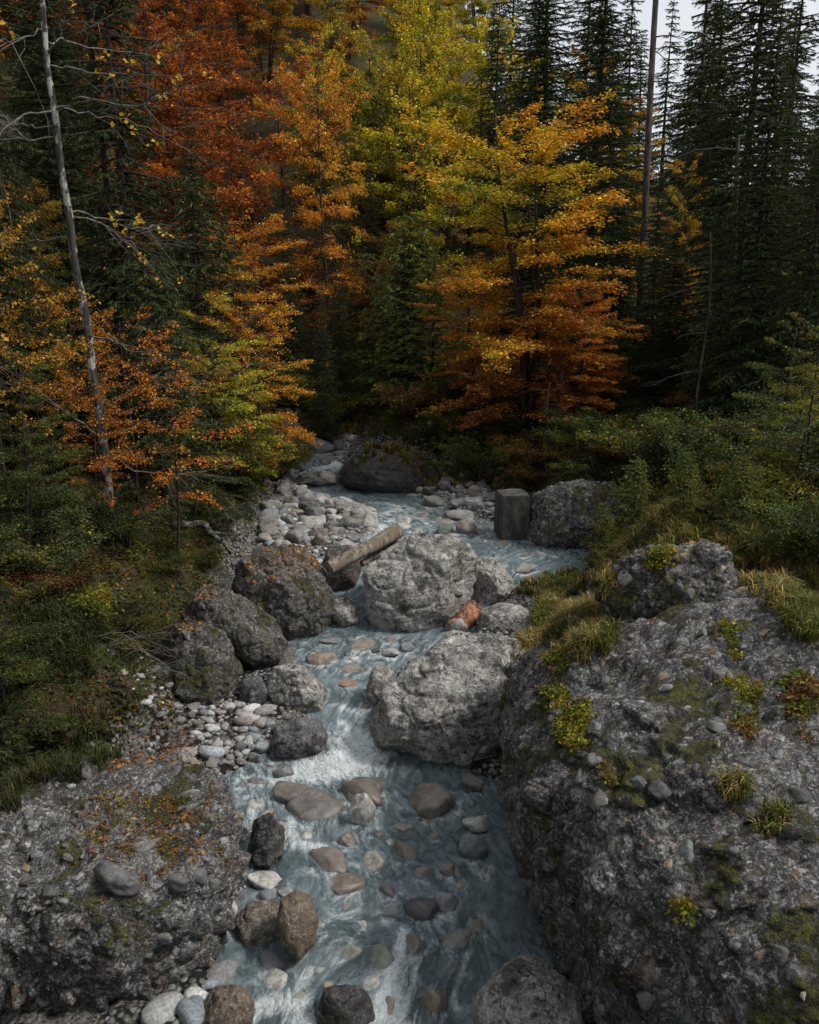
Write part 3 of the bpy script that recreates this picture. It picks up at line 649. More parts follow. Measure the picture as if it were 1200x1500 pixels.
fill([(420, 705), (425, 665), (440, 635), (515, 640), (510, 665), (500, 690), (470, 690)], 36, .10, .2, 'far river cobble around the little fall at the head of the stream', 'cobbles at the head of the stream')
fill([(285, 1050), (400, 1045), (400, 1120), (330, 1150), (300, 1130), (270, 1100)], 38, .035, .07, 'small river cobble on the bar between the leafy bank and the rapid', 'cobbles of the left lower bar')
fill([(335, 1180), (370, 1190), (365, 1290), (400, 1330), (345, 1380), (338, 1300)], 16, .03, .06, 'small cobble along the shore beside the lower left boulder', 'cobbles beside the lower left boulder')
fill([(350, 1140), (560, 1130), (700, 1160), (715, 1290), (740, 1400), (640, 1480), (400, 1480), (360, 1330)], 36, .06, .13, 'river stone lying on the bed under the clear water of the lower stream', 'stones under water in the lower stream')
fill([(430, 935), (640, 935), (600, 1000), (540, 1050), (490, 1000)], 22, .05, .10, 'stone on the bed of the shaded narrows above the rapid', 'stones in the narrows above the rapid')
fill([(530, 745), (690, 745), (640, 775), (560, 790)], 14, .08, .16, 'stone breaking the surface of the upper channel', 'stones in the upper channel')
fill([(690, 735), (740, 740), (840, 815), (720, 830)], 10, .07, .14, 'stone in the dark right pool before the concrete block', 'stones in the right pool')
def pebbles(polys, n, r0, r1, seed):
    rng = np.random.RandomState(seed); D, Fc = ico(2); mb = MB(); cols = []
    W = []
    for poly in polys:
        w = [G(*q)[0] for q in poly]; W.append([(a[0], a[1]) for a in w])
    areas = np.array([abs(sum(p[i][0]*p[(i+1) % len(p)][1]-p[(i+1) % len(p)][0]*p[i][1] for i in range(len(p)))) for p in W]); areas /= areas.sum()
    for k in range(n):
        p = W[rng.choice(len(W), p=areas)]; xs, ys = zip(*p)
        x, y = rng.uniform(min(xs), max(xs)), rng.uniform(min(ys), max(ys))
        if not in_poly(x, y, p): continue
        s = Surf.down(x, y)[0]
        if s.z > zs(y)+1.2 or s.z > T1(x, y)+.06: continue
        r = r0+(r1-r0)*rng.rand()**2.5; n_ = rng.randn(7, 3); n_ /= np.linalg.norm(n_, axis=1)[:, None]
        rad = (np.maximum(0, D@n_.T/rng.uniform(.7, 1.1, 7))**9).sum(1)**(-1/9.); rad = np.minimum(rad, 1.3)
        a = rng.uniform(0, 6.3); V = D*rad[:, None]*[1.1, .8, .55]*r; V = np.stack([V[:, 0]*np.cos(a)-V[:, 1]*np.sin(a), V[:, 0]*np.sin(a)+V[:, 1]*np.cos(a), V[:, 2]], 1)
        mb.add(V+[x, y, s.z+r*.2], None, Fc); cols.append(np.repeat(np.array(PALS[rng.randint(len(PALS))])[None]*rng.uniform(.7, 1.2), len(V), 0))
    return mb.mesh('pebbles', True, np.concatenate(cols))
pm = NT('pebble_mix'); pc = pm.n('ShaderNodeAttribute', attribute_name='Col').outputs['Color']
pm.pbr(pm.mix(1., pc, pm.mix(pm.ramp(pm.noise(pm.obj(), 40, 4), .3, .7), (.6, .6, .6), (1.2, 1.2, 1.2)), 'MULTIPLY'), .75)
pb = ob('pebbles', pebbles([[(270, 1040), (410, 1040), (400, 1130), (330, 1160), (290, 1140)], [(150, 1000), (260, 1010), (290, 1080), (200, 1090), (140, 1050)], [(335, 1180), (375, 1190), (370, 1290), (400, 1340), (345, 1400), (338, 1300)],
    [(650, 1180), (740, 1180), (770, 1380), (700, 1330)], [(385, 810), (395, 745), (425, 660), (520, 640), (500, 700), (560, 745), (560, 800), (480, 830)], [(560, 735), (700, 700), (735, 740), (735, 800), (690, 800), (600, 775)],
    [(480, 1150), (700, 1190), (715, 1290), (740, 1400), (640, 1480), (440, 1480), (430, 1250)], [(430, 935), (640, 935), (600, 1000), (500, 1040)]], 6500, .018, .075, 3), pm.m)
rb_ = ob('rubble', pebbles([[(385, 810), (395, 745), (425, 660), (520, 640), (500, 700), (560, 735), (560, 790), (480, 830)], [(540, 735), (700, 700), (735, 740), (735, 800), (690, 800), (590, 770)], [(430, 935), (640, 935), (600, 1000), (540, 1050), (480, 1000)],
    [(500, 700), (700, 700), (690, 660), (520, 680)], [(335, 1180), (375, 1190), (370, 1290), (400, 1340), (345, 1400), (338, 1300)], [(180, 1410), (380, 1400), (400, 1520), (180, 1520)], [(280, 1040), (400, 1040), (390, 1120), (290, 1130)]], 2300, .03, .15, 4), pm.m)
tag(rb_, 'rubble of smaller grey stones packed between the cobbles of the stream bars', 'rubble', kind='stuff')
tag(pb, 'loose pebbles and gravel between the larger stones of the stream bars', 'gravel', kind='stuff')
def polyline_foam(pts, x, y):
    """foam along a line of rapids: points (px, py, radius m, strength)"""
    f = np.zeros_like(x)
    W = [(G(a, b)[0], r, s) for a, b, r, s in pts]
    for (p, r, s), (q, r2, s2) in zip(W[:-1], W[1:]):
        dx, dy = q[0]-p[0], q[1]-p[1]; t = np.clip(((x-p[0])*dx+(y-p[1])*dy)/(dx*dx+dy*dy+1e-9), 0, 1)
        d = np.hypot(x-p[0]-t*dx, y-p[1]-t*dy); rr = r+(r2-r)*t
        f = np.maximum(f, (s+(s2-s)*t)*np.exp(-(d/rr)**2))
    return f
wy = np.arange(2.5, 33, .035); wl, wr = ext(WT, wy, 1)-1.1, ext(WT, wy, 2)+1.1
u = np.linspace(0, 1, 130); X = wl[:, None]+(wr-wl)[:, None]*u; Y = np.repeat(wy[:, None], 130, 1)
foam = np.maximum.reduce([polyline_foam(r, X, Y) for r in (
    [(500, 1060, .12, .6), (520, 1085, .32, 1.25), (530, 1112, .34, 1.2), (470, 1128, .34, 1.15), (410, 1140, .2, .9)],
    [(440, 1120, .15, .9), (405, 1165, .18, .7), (360, 1195, .15, .6)],
    [(590, 1362, .06, .7), (585, 1400, .09, 1.0), (572, 1440, .15, 1.15), (575, 1500, .22, 1.2), (580, 1590, .3, 1.2)],
    [(600, 1400, .05, .7), (612, 1440, .05, .8), (590, 1470, .08, .8)],
    [(360, 1490, .14, 1.), (400, 1470, .16, 1.), (440, 1475, .16, 1.), (440, 1560, .2, 1.)],
    [(455, 1420, .05, .8), (440, 1450, .08, .8)],
    [(425, 1200, .10, .6), (430, 1240, .12, .95), (470, 1245, .10, .85)],
    [(345, 1280, .05, .4), (350, 1250, .1, .5)],
    [(560, 770, .25, .75), (545, 790, .2, .5)], [(545, 735, .2, .5), (600, 745, .2, .55), (560, 755, .3, .6)],
    [(492, 680, .2, 1.2), (470, 692, .4, 1.), (440, 700, .3, .9)], [(665, 935, .15, .4), (600, 960, .15, .4)],
    [(430, 760, .3, .4), (470, 790, .3, .35)], [(480, 1030, .1, .5), (520, 1045, .12, .6)])])
# white fringes where the current meets stones and boulders
fx, fy = X.ravel(), Y.ravel(); fringe = np.zeros(len(fx)); yr = wy
for (a_, b_, r_) in placed:
    k0, k1 = np.searchsorted(yr, b_-r_-.7)*130, np.searchsorted(yr, b_+r_+.25)*130
    dx, dy = fx[k0:k1]-a_, fy[k0:k1]-b_; d = np.hypot(dx, dy)
    v = .42*np.exp(-((d-r_)/(.05+.12*r_))**2)+.34*np.exp(-(dx/(r_*.9+.02))**2)*np.exp(-((dy+r_+.12)/.22)**2)
    fringe[k0:k1] = np.maximum(fringe[k0:k1], v*min(1, r_/.09))
sub_ = np.arange(0, len(wy), 2); dm = np.full((len(sub_), 65), 9.)
for T_, lo, hi in zip(Surf.trees, Surf.lo, Surf.hi):
    for ii, q_ in enumerate(sub_):
        if not lo[1]-.3 < wy[q_] < hi[1]+.3: continue
        for jj in range(65):
            xx = X[q_, jj*2]
            if lo[0]-.3 < xx < hi[0]+.3:
                h_ = T_.find_nearest(Vector((xx, wy[q_], float(zs(wy[q_])))), .35)
                if h_[3] is not None and h_[3] < dm[ii, jj]: dm[ii, jj] = h_[3]
dmf = np.repeat(np.repeat(dm, 2, 0)[:len(wy)], 2, 1)[:, :130].ravel()
fringe = np.maximum(fringe, .42*np.exp(-(dmf/.07)**2))
foam = np.maximum(foam, fringe.reshape(X.shape)*(.75+.5*fbm(np.stack([fx, fy, 0*fx], 1), 1.5, 2, 8)).reshape(X.shape))
pp = np.stack([X.ravel(), Y.ravel()*.6, 0*X.ravel()], 1)
fr = foam.ravel()
Z = zs(Y)-.005+(fbm(pp, 1.8, 3, 31)*.022+fbm(pp, 6., 3, 33)*.012*(1+2.2*fr)+.03*fr).reshape(X.shape)
w_me = grid_mesh('water', X, Y, Z, {'foam': fr})
xc = (ext(WT, Y, 1)+ext(WT, Y, 2))/2
wob = fbm(np.stack([X.ravel(), Y.ravel(), 0*X.ravel()], 1), .9, 2, 77)*.35
a = w_me.attributes.new('flow', 'FLOAT_VECTOR', 'POINT')
a.data.foreach_set('vector', np.stack([(X-xc).ravel()+wob, Y.ravel()+wob, 0*X.ravel()], 1).astype(F32).ravel())
water = tag(ob('water', w_me, M['water']), None, None, kind='structure')
# ---------------------------------------------------------------- trees
def unit(v): return v/(np.linalg.norm(v, axis=-1, keepdims=True)+1e-9)
YEL, ORA, RUS, GRN, OLV, RED, LIM, DGR, BRO = (np.array(c) for c in ((.60, .36, .03), (.52, .245, .026), (.30, .125, .026), (.10, .13, .016), (.22, .18, .02), (.40, .06, .015), (.42, .37, .03), (.035, .055, .016), (.17, .085, .03)))
def leaf_cols(P, pal, wts, rng, seed=0, sc=.7, zb=0.):
    """each leaf takes a colour of the tree's palette; sprays of like colour hang together"""
    w = np.cumsum(wts)/np.sum(wts); zr = (P[:, 2]-P[:, 2].min())/(np.ptp(P[:, 2])+1e-6)-.5; n = np.clip(.5+zb*zr+.75*fbm(P, sc, 2, seed+50)+rng.normal(0, .10, len(P)), 0, .999)
    i = np.minimum(np.searchsorted(w, n), len(pal)-1); c = np.array(pal)[i]
    return c*np.exp(rng.normal(-.05, .42, (len(P), 1)))*rng.uniform(.85, 1.15, (len(P), 3))
def broadleaf(seed, h, R, nb=46, nl=30000, ls=.075, pal=(ORA, YEL), wts=(1, 1), base=.12, top=.95, lean=(0, 0), trunk_r=.09, stems=1, layered=1., csc=.7, shape=.45, zb=.35, cone=.25, tp=.74, gapt=-.16):
    rng = np.random.RandomState(seed); wd = MB(); tw_n = []; tw_a, tw_b = [], []
    per = nb//stems
    for s in range(stems):
        a0 = rng.uniform(0, 6.28); off = R*.3*(stems > 1); hs_ = h*(1 if s == 0 else rng.uniform(.72, .95))
        z = np.linspace(0, 1, 14); TP = np.stack([lean[0]*z*h+off*np.cos(a0)*z**.8+.018*h*np.sin(z*5+seed), lean[1]*z*h+off*np.sin(a0)*z**.8+.018*h*np.cos(z*4+seed*2), z*hs_], 1)
        wd.tube(TP, trunk_r*(1-.93*z)**.9+.006, 8)
        for i in range(per):
            t = base+(top-base)*((i+rng.rand())/per)**.9; p0 = np.array([np.interp(t, z, TP[:, k]) for k in range(3)])
            az = i*2.4+rng.uniform(-.5, .5)+s; prof = (math.sin(math.pi*min(1, (t-base)/(1-base)*tp+.14))**shape)*(1-cone*max(0, t-.5)/.5)
            L = R*prof*rng.uniform(.42, 1.22)*(.85 if stems > 1 else 1)
            el = (-.10+.95*t**1.8)+rng.uniform(-.12, .15); q = np.linspace(0, 1, 7)
            d = np.array([math.cos(az), math.sin(az)]); r = L*q; zz = L*(q*math.tan(el)-.22*layered*q**2)+rng.normal(0, .02*L, 7)*q
            side = rng.uniform(-.2, .2)*L*q**2
            BP = p0+np.stack([d[0]*r-d[1]*side, d[1]*r+d[0]*side, zz], 1); wd.tube(BP, trunk_r*.30*(1-t*.6)*(1-.88*q)+.003, 4)
            ns = int(7+5*L/R)
            for j in range(ns):
                f = .22+.78*(j+rng.rand()*.8)/ns; b0 = np.array([np.interp(f, q, BP[:, k]) for k in range(3)])
                a2 = az+(1 if j % 2 else -1)*rng.uniform(.5, 1.0)*(1-.5*f); l2 = L*rng.uniform(.22, .48)*(1.15-.75*f)+.1
                e = b0+np.array([math.cos(a2)*l2, math.sin(a2)*l2, l2*(rng.uniform(-.12, .18)-.08*layered+.35*max(0, t-.6))])
                tw_a.append(b0); tw_b.append(e)
                if ls > .06 or True: wd.tube(np.array([b0, (b0+e)/2+[0, 0, .02*l2], e]), [trunk_r*.07+.002, .003, .0015], 3)
    A_, B_ = np.array(tw_a), np.array(tw_b); ln = np.linalg.norm(B_-A_, axis=1)
    k = rng.choice(len(A_), nl, p=ln/ln.sum()); f = rng.rand(nl)**.75; dirn = unit(B_-A_)[k]
    perp = unit(np.cross(dirn, [0, 0, 1.])); sg = rng.normal(0, 1, nl)
    P = A_[k]*(1-f[:, None])+B_[k]*f[:, None]+perp*(sg*ln[k]*.26*(1.1-.6*f))[:, None]; P[:, 2] += rng.normal(0, 1, nl)*(.05+.10*(1-layered))*R*.35-.03*np.abs(sg)*ln[k]
    keep = fbm(P, 2.1/R*1.6, 2, seed+9)+.5*fbm(P*[1, 1, 2.2], 5.5/R, 2, seed+13)+rng.normal(0, .10, nl) > gapt
    P, perp, sg, dirn, k = P[keep], perp[keep], sg[keep], dirn[keep], k[keep]; nl = len(P)
    N = np.array([0, 0, 1.])+rng.normal(0, .42+.5*(1-layered), (nl, 3)); D = dirn+perp*np.sign(sg)[:, None]*.8+rng.normal(0, .4, (nl, 3))
    L = ls*rng.uniform(.65, 1.3, nl); V, Q = leaves(P, N, D, L, L*.62)
    cols = np.repeat(leaf_cols(P, pal, wts, rng, seed, csc, zb), 4, 0)
    return wd.mesh('wood', True), mesh_np('foliage', V, Q, False, cols)
def spruce(seed, h, R, nl=34000, base=.08, blade=.20, dens=.30, gap=0., droop=.35, col=DGR, top_only=False, bw=.20):
    rng = np.random.RandomState(seed); wd = MB(); z = np.linspace(0, 1, 12); tr = .013*h
    wd.tube(np.stack([.01*h*np.sin(z*4+seed)*z, .01*h*np.cos(z*3)*z, z*h], 1), tr*(1-.94*z), 8)
    A_, B_, LV = [], [], []; nw = int(h*(1-base)/dens); 
    for i in range(nw):
        t = base+(1-base)*(i+.5*rng.rand())/nw; nb = 6 if t < .85 else 4; a0 = rng.uniform(0, 6.3)
        for j in range(nb):
            if rng.rand() < gap: continue
            az = a0+j*6.283/nb+rng.uniform(-.3, .3); L = R*((1-t)/(1-base))**.75*rng.uniform(.45, 1.2)+.15
            q = np.linspace(0, 1, 6); dr = droop*(1-t)**.5; zz = L*(.10*q-dr*1.6*q**2+dr*.9*q**3+.3*max(0, t-.6)*q)
            BP = np.stack([np.cos(az)*L*q, np.sin(az)*L*q, t*h+zz], 1); wd.tube(BP, tr*.22*(1-.9*q)+.002, 3)
            ns = max(4, int(L*6))
            for m_ in range(ns):
                f = .12+.88*(m_+rng.rand()*.6)/ns; b0 = np.array([np.interp(f, q, BP[:, k]) for k in range(3)])
                a2 = az+(1 if m_ % 2 else -1)*rng.uniform(.55, 1.0); l2 = (L*.34*(1.12-f)+.10)*rng.uniform(.7, 1.2)
                A_.append(b0); B_.append(b0+np.array([math.cos(a2)*l2, math.sin(a2)*l2, -l2*rng.uniform(.15, .55)]))
            A_.append(BP[2]); B_.append(BP[-1])
    A_, B_ = np.array(A_), np.array(B_); ln = np.linalg.norm(B_-A_, axis=1); k = rng.choice(len(A_), nl, p=ln/ln.sum()); f = rng.rand(nl)
    d = unit(B_-A_)[k]; pp_ = unit(np.cross(d, [0, 0, 1.])); sg = rng.choice([-1., 1.], nl)*rng.uniform(.2, .9, nl)
    P = A_[k]*(1-f[:, None])+B_[k]*f[:, None]; D = d+pp_*sg[:, None]+rng.normal(0, .12, (nl, 3)); D[:, 2] -= .25
    L = blade*rng.uniform(.5, 1.1, nl); P = P+unit(D)*L[:, None]*.4; P[:, 2] -= rng.uniform(0, .25, nl)*L
    N = np.array([0, 0, 1.])+rng.normal(0, .5, (nl, 3)); V, Q = leaves(P, N, D, L, L*bw)
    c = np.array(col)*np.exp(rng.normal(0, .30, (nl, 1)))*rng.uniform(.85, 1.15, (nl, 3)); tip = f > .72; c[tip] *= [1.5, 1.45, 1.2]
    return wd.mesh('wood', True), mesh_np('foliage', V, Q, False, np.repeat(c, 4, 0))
def shrub_mesh(seed, h, R, nl, ls, pal, wts, stems=14, up=.9):
    rng = np.random.RandomState(seed); wd = MB(); A_, B_ = [], []
    for s in range(stems):
        az = rng.uniform(0, 6.28); q = np.linspace(0, 1, 6); r = R*rng.uniform(.2, 1)*q**(1.2); hh = h*rng.uniform(.5, 1)*(q*1.25-.25*q**2*(1+r/R))
        SP = np.stack([np.cos(az)*r+rng.normal(0, .03, 6)*q, np.sin(az)*r+rng.normal(0, .03, 6)*q, hh], 1); wd.tube(SP, .012*h*(1-.85*q)+.002, 4)
        for j in range(9):
            f = .25+.75*rng.rand(); b0 = np.array([np.interp(f, q, SP[:, k]) for k in range(3)]); a2 = az+rng.uniform(-1.6, 1.6); l2 = R*rng.uniform(.18, .45)
            e = b0+np.array([math.cos(a2)*l2, math.sin(a2)*l2, l2*rng.uniform(-.1, .7)]); A_.append(b0); B_.append(e); wd.tube(np.array([b0, e]), [.004, .0015], 3)
    A_, B_ = np.array(A_), np.array(B_); ln = np.linalg.norm(B_-A_, axis=1); k = rng.choice(len(A_), nl, p=ln/ln.sum()); f = rng.rand(nl)
    d = unit(B_-A_)[k]; P = A_[k]*(1-f[:, None])+B_[k]*f[:, None]+rng.normal(0, 1, (nl, 3))*ls*[1.1, 1.1, .8]
    N = np.array([0, 0, up])+rng.normal(0, .5, (nl, 3)); L = ls*rng.uniform(.6, 1.25, nl); V, Q = leaves(P, N, d+rng.normal(0, .6, (nl, 3)), L, L*.5)
    return wd.mesh('stems', True), mesh_np('foliage', V, Q, False, np.repeat(leaf_cols(P, pal, wts, rng, seed, 1.2), 4, 0))
def plant(name, meshes, loc, label, cat, group=None, rz=0., sc=1., color=(1, 1, 1), fol='leaf', wood='bark', names=('trunk', 'crown')):
    e = empty(name, loc, label, cat, group, rz, sc)
    w_, f_ = meshes
    ob(names[0], w_, M[wood], e); ob(names[1], f_, M[fol], e, color); return e
def at(px, dist, sink=.15):
    """ground point under image column px at forward distance dist"""
    x = (px-600)/FPX*(dist*CT+2.2*ST); x = (px-600)/FPX*(dist*CT+(H-T1(x, dist))*ST); return (x, dist, T1(x, dist)-sink)
def hgt(loc, py):
    """height of a tree at loc whose tip shows at image row py"""
    dep = loc[1]*CT; el = math.tan(math.atan((750-py)/FPX)-PITCH); return max(1., H+el*loc[1]-loc[2])
rt = np.random.RandomState(4)
# --- hero trees
BE = [broadleaf(101, 9.5, 3.2, 120, 84000, .085, (RUS, ORA, YEL, LIM, GRN), (.7, 1.1, .9, 1.1, .3), base=.08, stems=4, trunk_r=.09, csc=.4, zb=.75, cone=.12, tp=.68, gapt=-.27),
      broadleaf(102, 8., 2.6, 56, 34000, .08, (RUS, ORA, YEL), (1., 1.4, .5), base=.18, trunk_r=.09),
      broadleaf(103, 13., 4., 80, 36000, .13, (BRO, RUS, ORA), (.7, 1.2, 1.2), base=.2, trunk_r=.13, stems=3, cone=.3),
      broadleaf(104, 12., 3.6, 75, 33000, .14, (ORA, YEL, LIM), (.6, 1.2, 1.), base=.2, trunk_r=.12, stems=3, cone=.3),
      broadleaf(105, 12., 3.4, 75, 33000, .14, (GRN, OLV, LIM, YEL), (.5, .8, 1.2, .5), base=.15, trunk_r=.12, stems=3, layered=.6, cone=.3),
      broadleaf(106, 7., 2.3, 50, 24000, .08, (OLV, LIM, YEL, GRN), (1, .8, .6, .7), base=.1, trunk_r=.06, stems=2),
      broadleaf(107, 6., 2.4, 26, 5200, .085, (ORA, RUS, YEL), (1.3, .8, .5), base=.35, trunk_r=.05, layered=1.)]
SPR = [spruce(201, 16., 3., 90000, blade=.15, dens=.26, bw=.24), spruce(202, 17., 2.7, 84000, gap=.16, droop=.5, blade=.15, bw=.24), spruce(203, 15., 3.3, 90000, base=.02, droop=.6, blade=.16, bw=.24), spruce(204, 20., 2.9, 64000, base=.28, gap=.34, dens=.42, blade=.17, droop=.45)]
BH = [9.5, 8., 13., 12., 12., 7., 6.]; SH = [16., 17., 15., 20.]
def tree(kind, i, px, dist, top, label, group=None, color=(1, 1, 1), rz=None, wide=1., name=None):
    loc = at(px, dist); h = hgt(loc, top); s = h/(BH[i] if kind == 'b' else SH[i])
    nm = name or ('beech_tree' if kind == 'b' else 'spruce_tree')
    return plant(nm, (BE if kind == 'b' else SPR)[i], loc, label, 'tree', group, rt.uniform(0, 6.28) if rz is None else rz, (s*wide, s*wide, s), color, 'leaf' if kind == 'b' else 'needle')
tree('b', 0, 768, 23, 172, 'big layered beech turning from yellow green to orange above the concrete block', rz=.4, wide=1.22)
tree('b', 1, 690, 25, 400, 'rusty orange beech with low sprays left of the big layered beech', rz=1., wide=1.3, color=(.95, .8, .8))
tree('b', 1, 385, 20.5, 440, 'small orange beech with a thin dark trunk at the left edge of the stream', rz=2., wide=.95)
tree('b', 1, 845, 22, 430, 'low orange beech spreading right of the big layered beech', rz=3.3, wide=1.15, color=(.95, .75, .8))
tree('b', 5, 300, 17.5, 440, 'yellow green hazel tree on the left bank behind the mossy boulders', rz=.7, wide=1.1, name='hazel_tree', color=(.85, 1.02, 1.2))
tree('b', 5, 215, 19, 400, 'olive and yellow hazel tree behind the silver trunk', rz=2.7, name='hazel_tree', color=(1, .95, 1))
tree('b', 6, 200, 14.5, 470, 'slender young beech with flat orange sprays right of the silver trunk', rz=.3, wide=.8, color=(1.1, .95, 1))
tree('b', 6, 120, 14., 430, 'slender young beech with orange sprays left of the silver trunk', rz=2.3, wide=.7, color=(1, .95, 1))
tree('b', 6, 20, 12., 300, 'young yellow leaved beech at the left edge of the photo', rz=4., wide=.65, color=(.9, 1.1, 1))
tree('b', 1, 60, 17., 280, 'dull yellow and brown beech at the far left behind the silver trunk', rz=4., wide=.9, color=(.55, .75, 1))
tree('b', 1, 350, 26, 330, 'orange beech leaning over the stream behind the thin trunk', rz=5., wide=1.1)
tree('b', 6, 265, 13.5, 520, 'low orange beech sprays over the mossy fallen trunk', rz=1.3, wide=.85, color=(1.05, .85, .9))
tree('b', 6, 150, 12.6, 560, 'rusty beech sprays close in front of the silver trunk foot', rz=3.1, wide=.75, color=(.9, .75, .8))
tree('b', 5, 90, 15.5, 420, 'olive yellow hazel left of the silver trunk', rz=4.4, wide=1.0, name='hazel_tree', color=(.8, .8, .9))
tree('b', 5, 350, 19, 500, 'bright yellow green hazel leaning towards the stream', rz=5.4, wide=1.0, name='hazel_tree', color=(.8, 1., 1.2))
tree('b', 6, 20, 14, 470, 'olive and orange beech sprays at the left edge', rz=5.1, wide=.95, color=(.7, .8, .9))
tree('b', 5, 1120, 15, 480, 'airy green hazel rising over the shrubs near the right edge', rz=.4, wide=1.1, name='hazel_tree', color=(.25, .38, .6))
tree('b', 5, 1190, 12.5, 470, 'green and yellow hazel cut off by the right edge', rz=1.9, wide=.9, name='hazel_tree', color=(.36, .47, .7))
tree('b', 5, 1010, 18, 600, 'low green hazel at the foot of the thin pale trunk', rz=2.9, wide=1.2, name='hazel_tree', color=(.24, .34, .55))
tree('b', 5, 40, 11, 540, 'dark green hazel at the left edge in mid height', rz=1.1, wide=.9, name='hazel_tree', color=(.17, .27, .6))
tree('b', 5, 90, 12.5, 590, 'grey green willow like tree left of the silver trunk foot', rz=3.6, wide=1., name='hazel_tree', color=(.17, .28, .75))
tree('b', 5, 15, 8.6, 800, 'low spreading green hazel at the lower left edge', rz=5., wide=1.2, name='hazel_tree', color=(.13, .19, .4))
tree('b', 2, 320, 33, 60, 'tall rust red beech on the left slope', rz=.5, wide=.95, color=(.85, .62, .7))
tree('b', 2, 230, 36, -120, 'tall rust brown beech high at the upper left beside the dark spruce', rz=2.5, color=(.8, .58, .7))
tree('b', 2, 400, 38, 90, 'rust brown beech in the middle of the left slope', rz=4.5, wide=1., color=(.9, .72, .8))
tree('b', 1, 480, 34, 110, 'bright orange beech with pointed top left of the green tree', rz=1.5, wide=.62, color=(1.05, 1, 1))
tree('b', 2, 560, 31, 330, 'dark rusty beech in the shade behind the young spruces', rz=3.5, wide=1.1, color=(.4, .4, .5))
tree('b', 3, 690, 44, 150, 'light orange beech just behind the crown of the big layered beech', rz=.9, color=(1, .95, 1))
tree('b', 3, 990, 26, 220, 'thin yellow orange beech between the dark spruces on the right', rz=.9, wide=.5, color=(.8, .75, .9))
tree('b', 4, 570, 40, 40, 'green and yellow tree in the middle of the far slope', rz=1.9, wide=.9, color=(.55, .62, .9))
tree('b', 4, 640, 47, 0, 'lime green tree near the top of the far slope', rz=3.9, wide=.95, color=(1.05, 1.1, 1))
# --- dark spruces
for a in [(205, 17, -300, 1, .85, 'drooping dark spruce right of the silver trunk'), (110, 21, -200, 0, 1, 'dark spruce directly behind the silver trunk'), (20, 15, -100, 2, .8, 'dark spruce at the left edge of the photo'),
          (300, 24, 160, 2, .8, 'bushy dark spruce left of the orange beeches'), (430, 31, 300, 0, .7, 'dark spruce in the shadowed middle gap'), (500, 29, 380, 2, .8, 'short dark spruce at the end of the stream'), (545, 36, 240, 1, .8, 'slim dark spruce under the green tree'),
          (785, 34, -120, 0, 1.15, 'broad dark spruce behind the big layered beech'), (720, 40, -20, 1, .8, 'spruce at the left of the dark right hand group'), (860, 31, -150, 1, 1.1, 'tall dark spruce left of the bare pine trunk'),
          (1003, 29, -160, 3, .85, 'thin open spruce just right of the bare pine trunk'), (1065, 23, -260, 0, .95, 'dense dark spruce in the middle of the right bank'), (1130, 27, -100, 3, 1., 'thin open spruce near the right edge'), (1165, 18, 150, 2, .9, 'dark spruce at the right edge of the photo'),
          (1085, 19, -40, 0, .85, 'dense soft spruce with drooping boughs nearest on the right bank'), (1185, 20, 40, 2, .8, 'bushy spruce in front of the right edge trunks'), (880, 27, 60, 1, 1.1, 'spruce filling the gap left of the bare pine trunk'), (975, 24, 330, 0, .9, 'dark low spruce right of the big layered beech'), (905, 38, -60, 1, .7, 'slim spruce seen through the gap left of the bare pine trunk'), (962, 42, -20, 3, .8, 'thin distant spruce seen through the gap right of the bare pine trunk'), (985, 36, 60, 1, .7, 'slim distant spruce behind the thin yellow orange beech'), (592, 28, 345, 2, .75, 'dark spruce left of the lower sprays of the big layered beech'), (475, 27, 420, 0, .8, 'small dark spruce over the head of the stream'), (950, 25, 250, 2, .8, 'low bushy spruce under the bare pine trunk'), (1040, 20, 330, 2, .8, 'shorter bushy spruce on the right bank'), (900, 28, 300, 0, .8, 'dark spruce behind the orange sprays of the low beech'), (1230, 22, -50, 1, 1, 'dark spruce partly cut off by the right edge'),
          (1105, 24, 260, 0, 1., 'middle sized dark spruce on the right bank behind the shrubs'), (640, 36, 430, 2, .8, 'shaded spruce behind the left sprays of the big layered beech')]:
    tree('s', a[3], a[0], a[1], a[2], a[5], wide=a[4], color=(1.0, 1., 1.) if a[0] > 700 else (.95, .9, .9))
# tall bare pine trunks
def trunk_tree(px, dist, r, label, seed, lean=0., top=-500, name='pine_tree', mat='pinebark', stubs=16):
    loc = at(px, dist); h = hgt(loc, top); rng = np.random.RandomState(seed); e = empty(name, loc, label, 'tree'); z = np.linspace(0, 1, 20)
    TP = np.stack([lean*z*h+.05*np.sin(z*7+seed), .05*np.cos(z*5), z*h], 1); mb = MB(); mb.tube(TP, r*(1-.55*z), 12); ob('trunk', mb.mesh('trunk'), M[mat], e)
    for _ in range(stubs):
        t = rng.uniform(.25, .98); p = np.array([np.interp(t, z, TP[:, k]) for k in range(3)]); az = rng.uniform(0, 6.3); L = rng.uniform(.3, 1.6)*(.5+t); q = np.linspace(0, 1, 5)
        mb = MB(); mb.tube(p+np.stack([np.cos(az)*L*q, np.sin(az)*L*q, L*(.1*q-.35*q*q)+rng.normal(0, .03, 5)*q], 1), .022*(1-.85*q)+.002, 4)
        for m_ in range(4):
            f = rng.uniform(.3, .95); b = p+[np.cos(az)*L*f, np.sin(az)*L*f, L*(.1*f-.35*f*f)]; a2 = az+rng.choice([-1, 1])*rng.uniform(.4, 1); l2 = L*.4
            mb.tube(np.array([b, b+[np.cos(a2)*l2, np.sin(a2)*l2, -.2*l2]]), [.008, .002], 3)
        ob('branch', mb.mesh('branch'), M[mat], e)
    return e
trunk_tree(931, 27, .12, 'tall straight bare trunk rising out of the top right of the photo', 1, mat='pinebark')
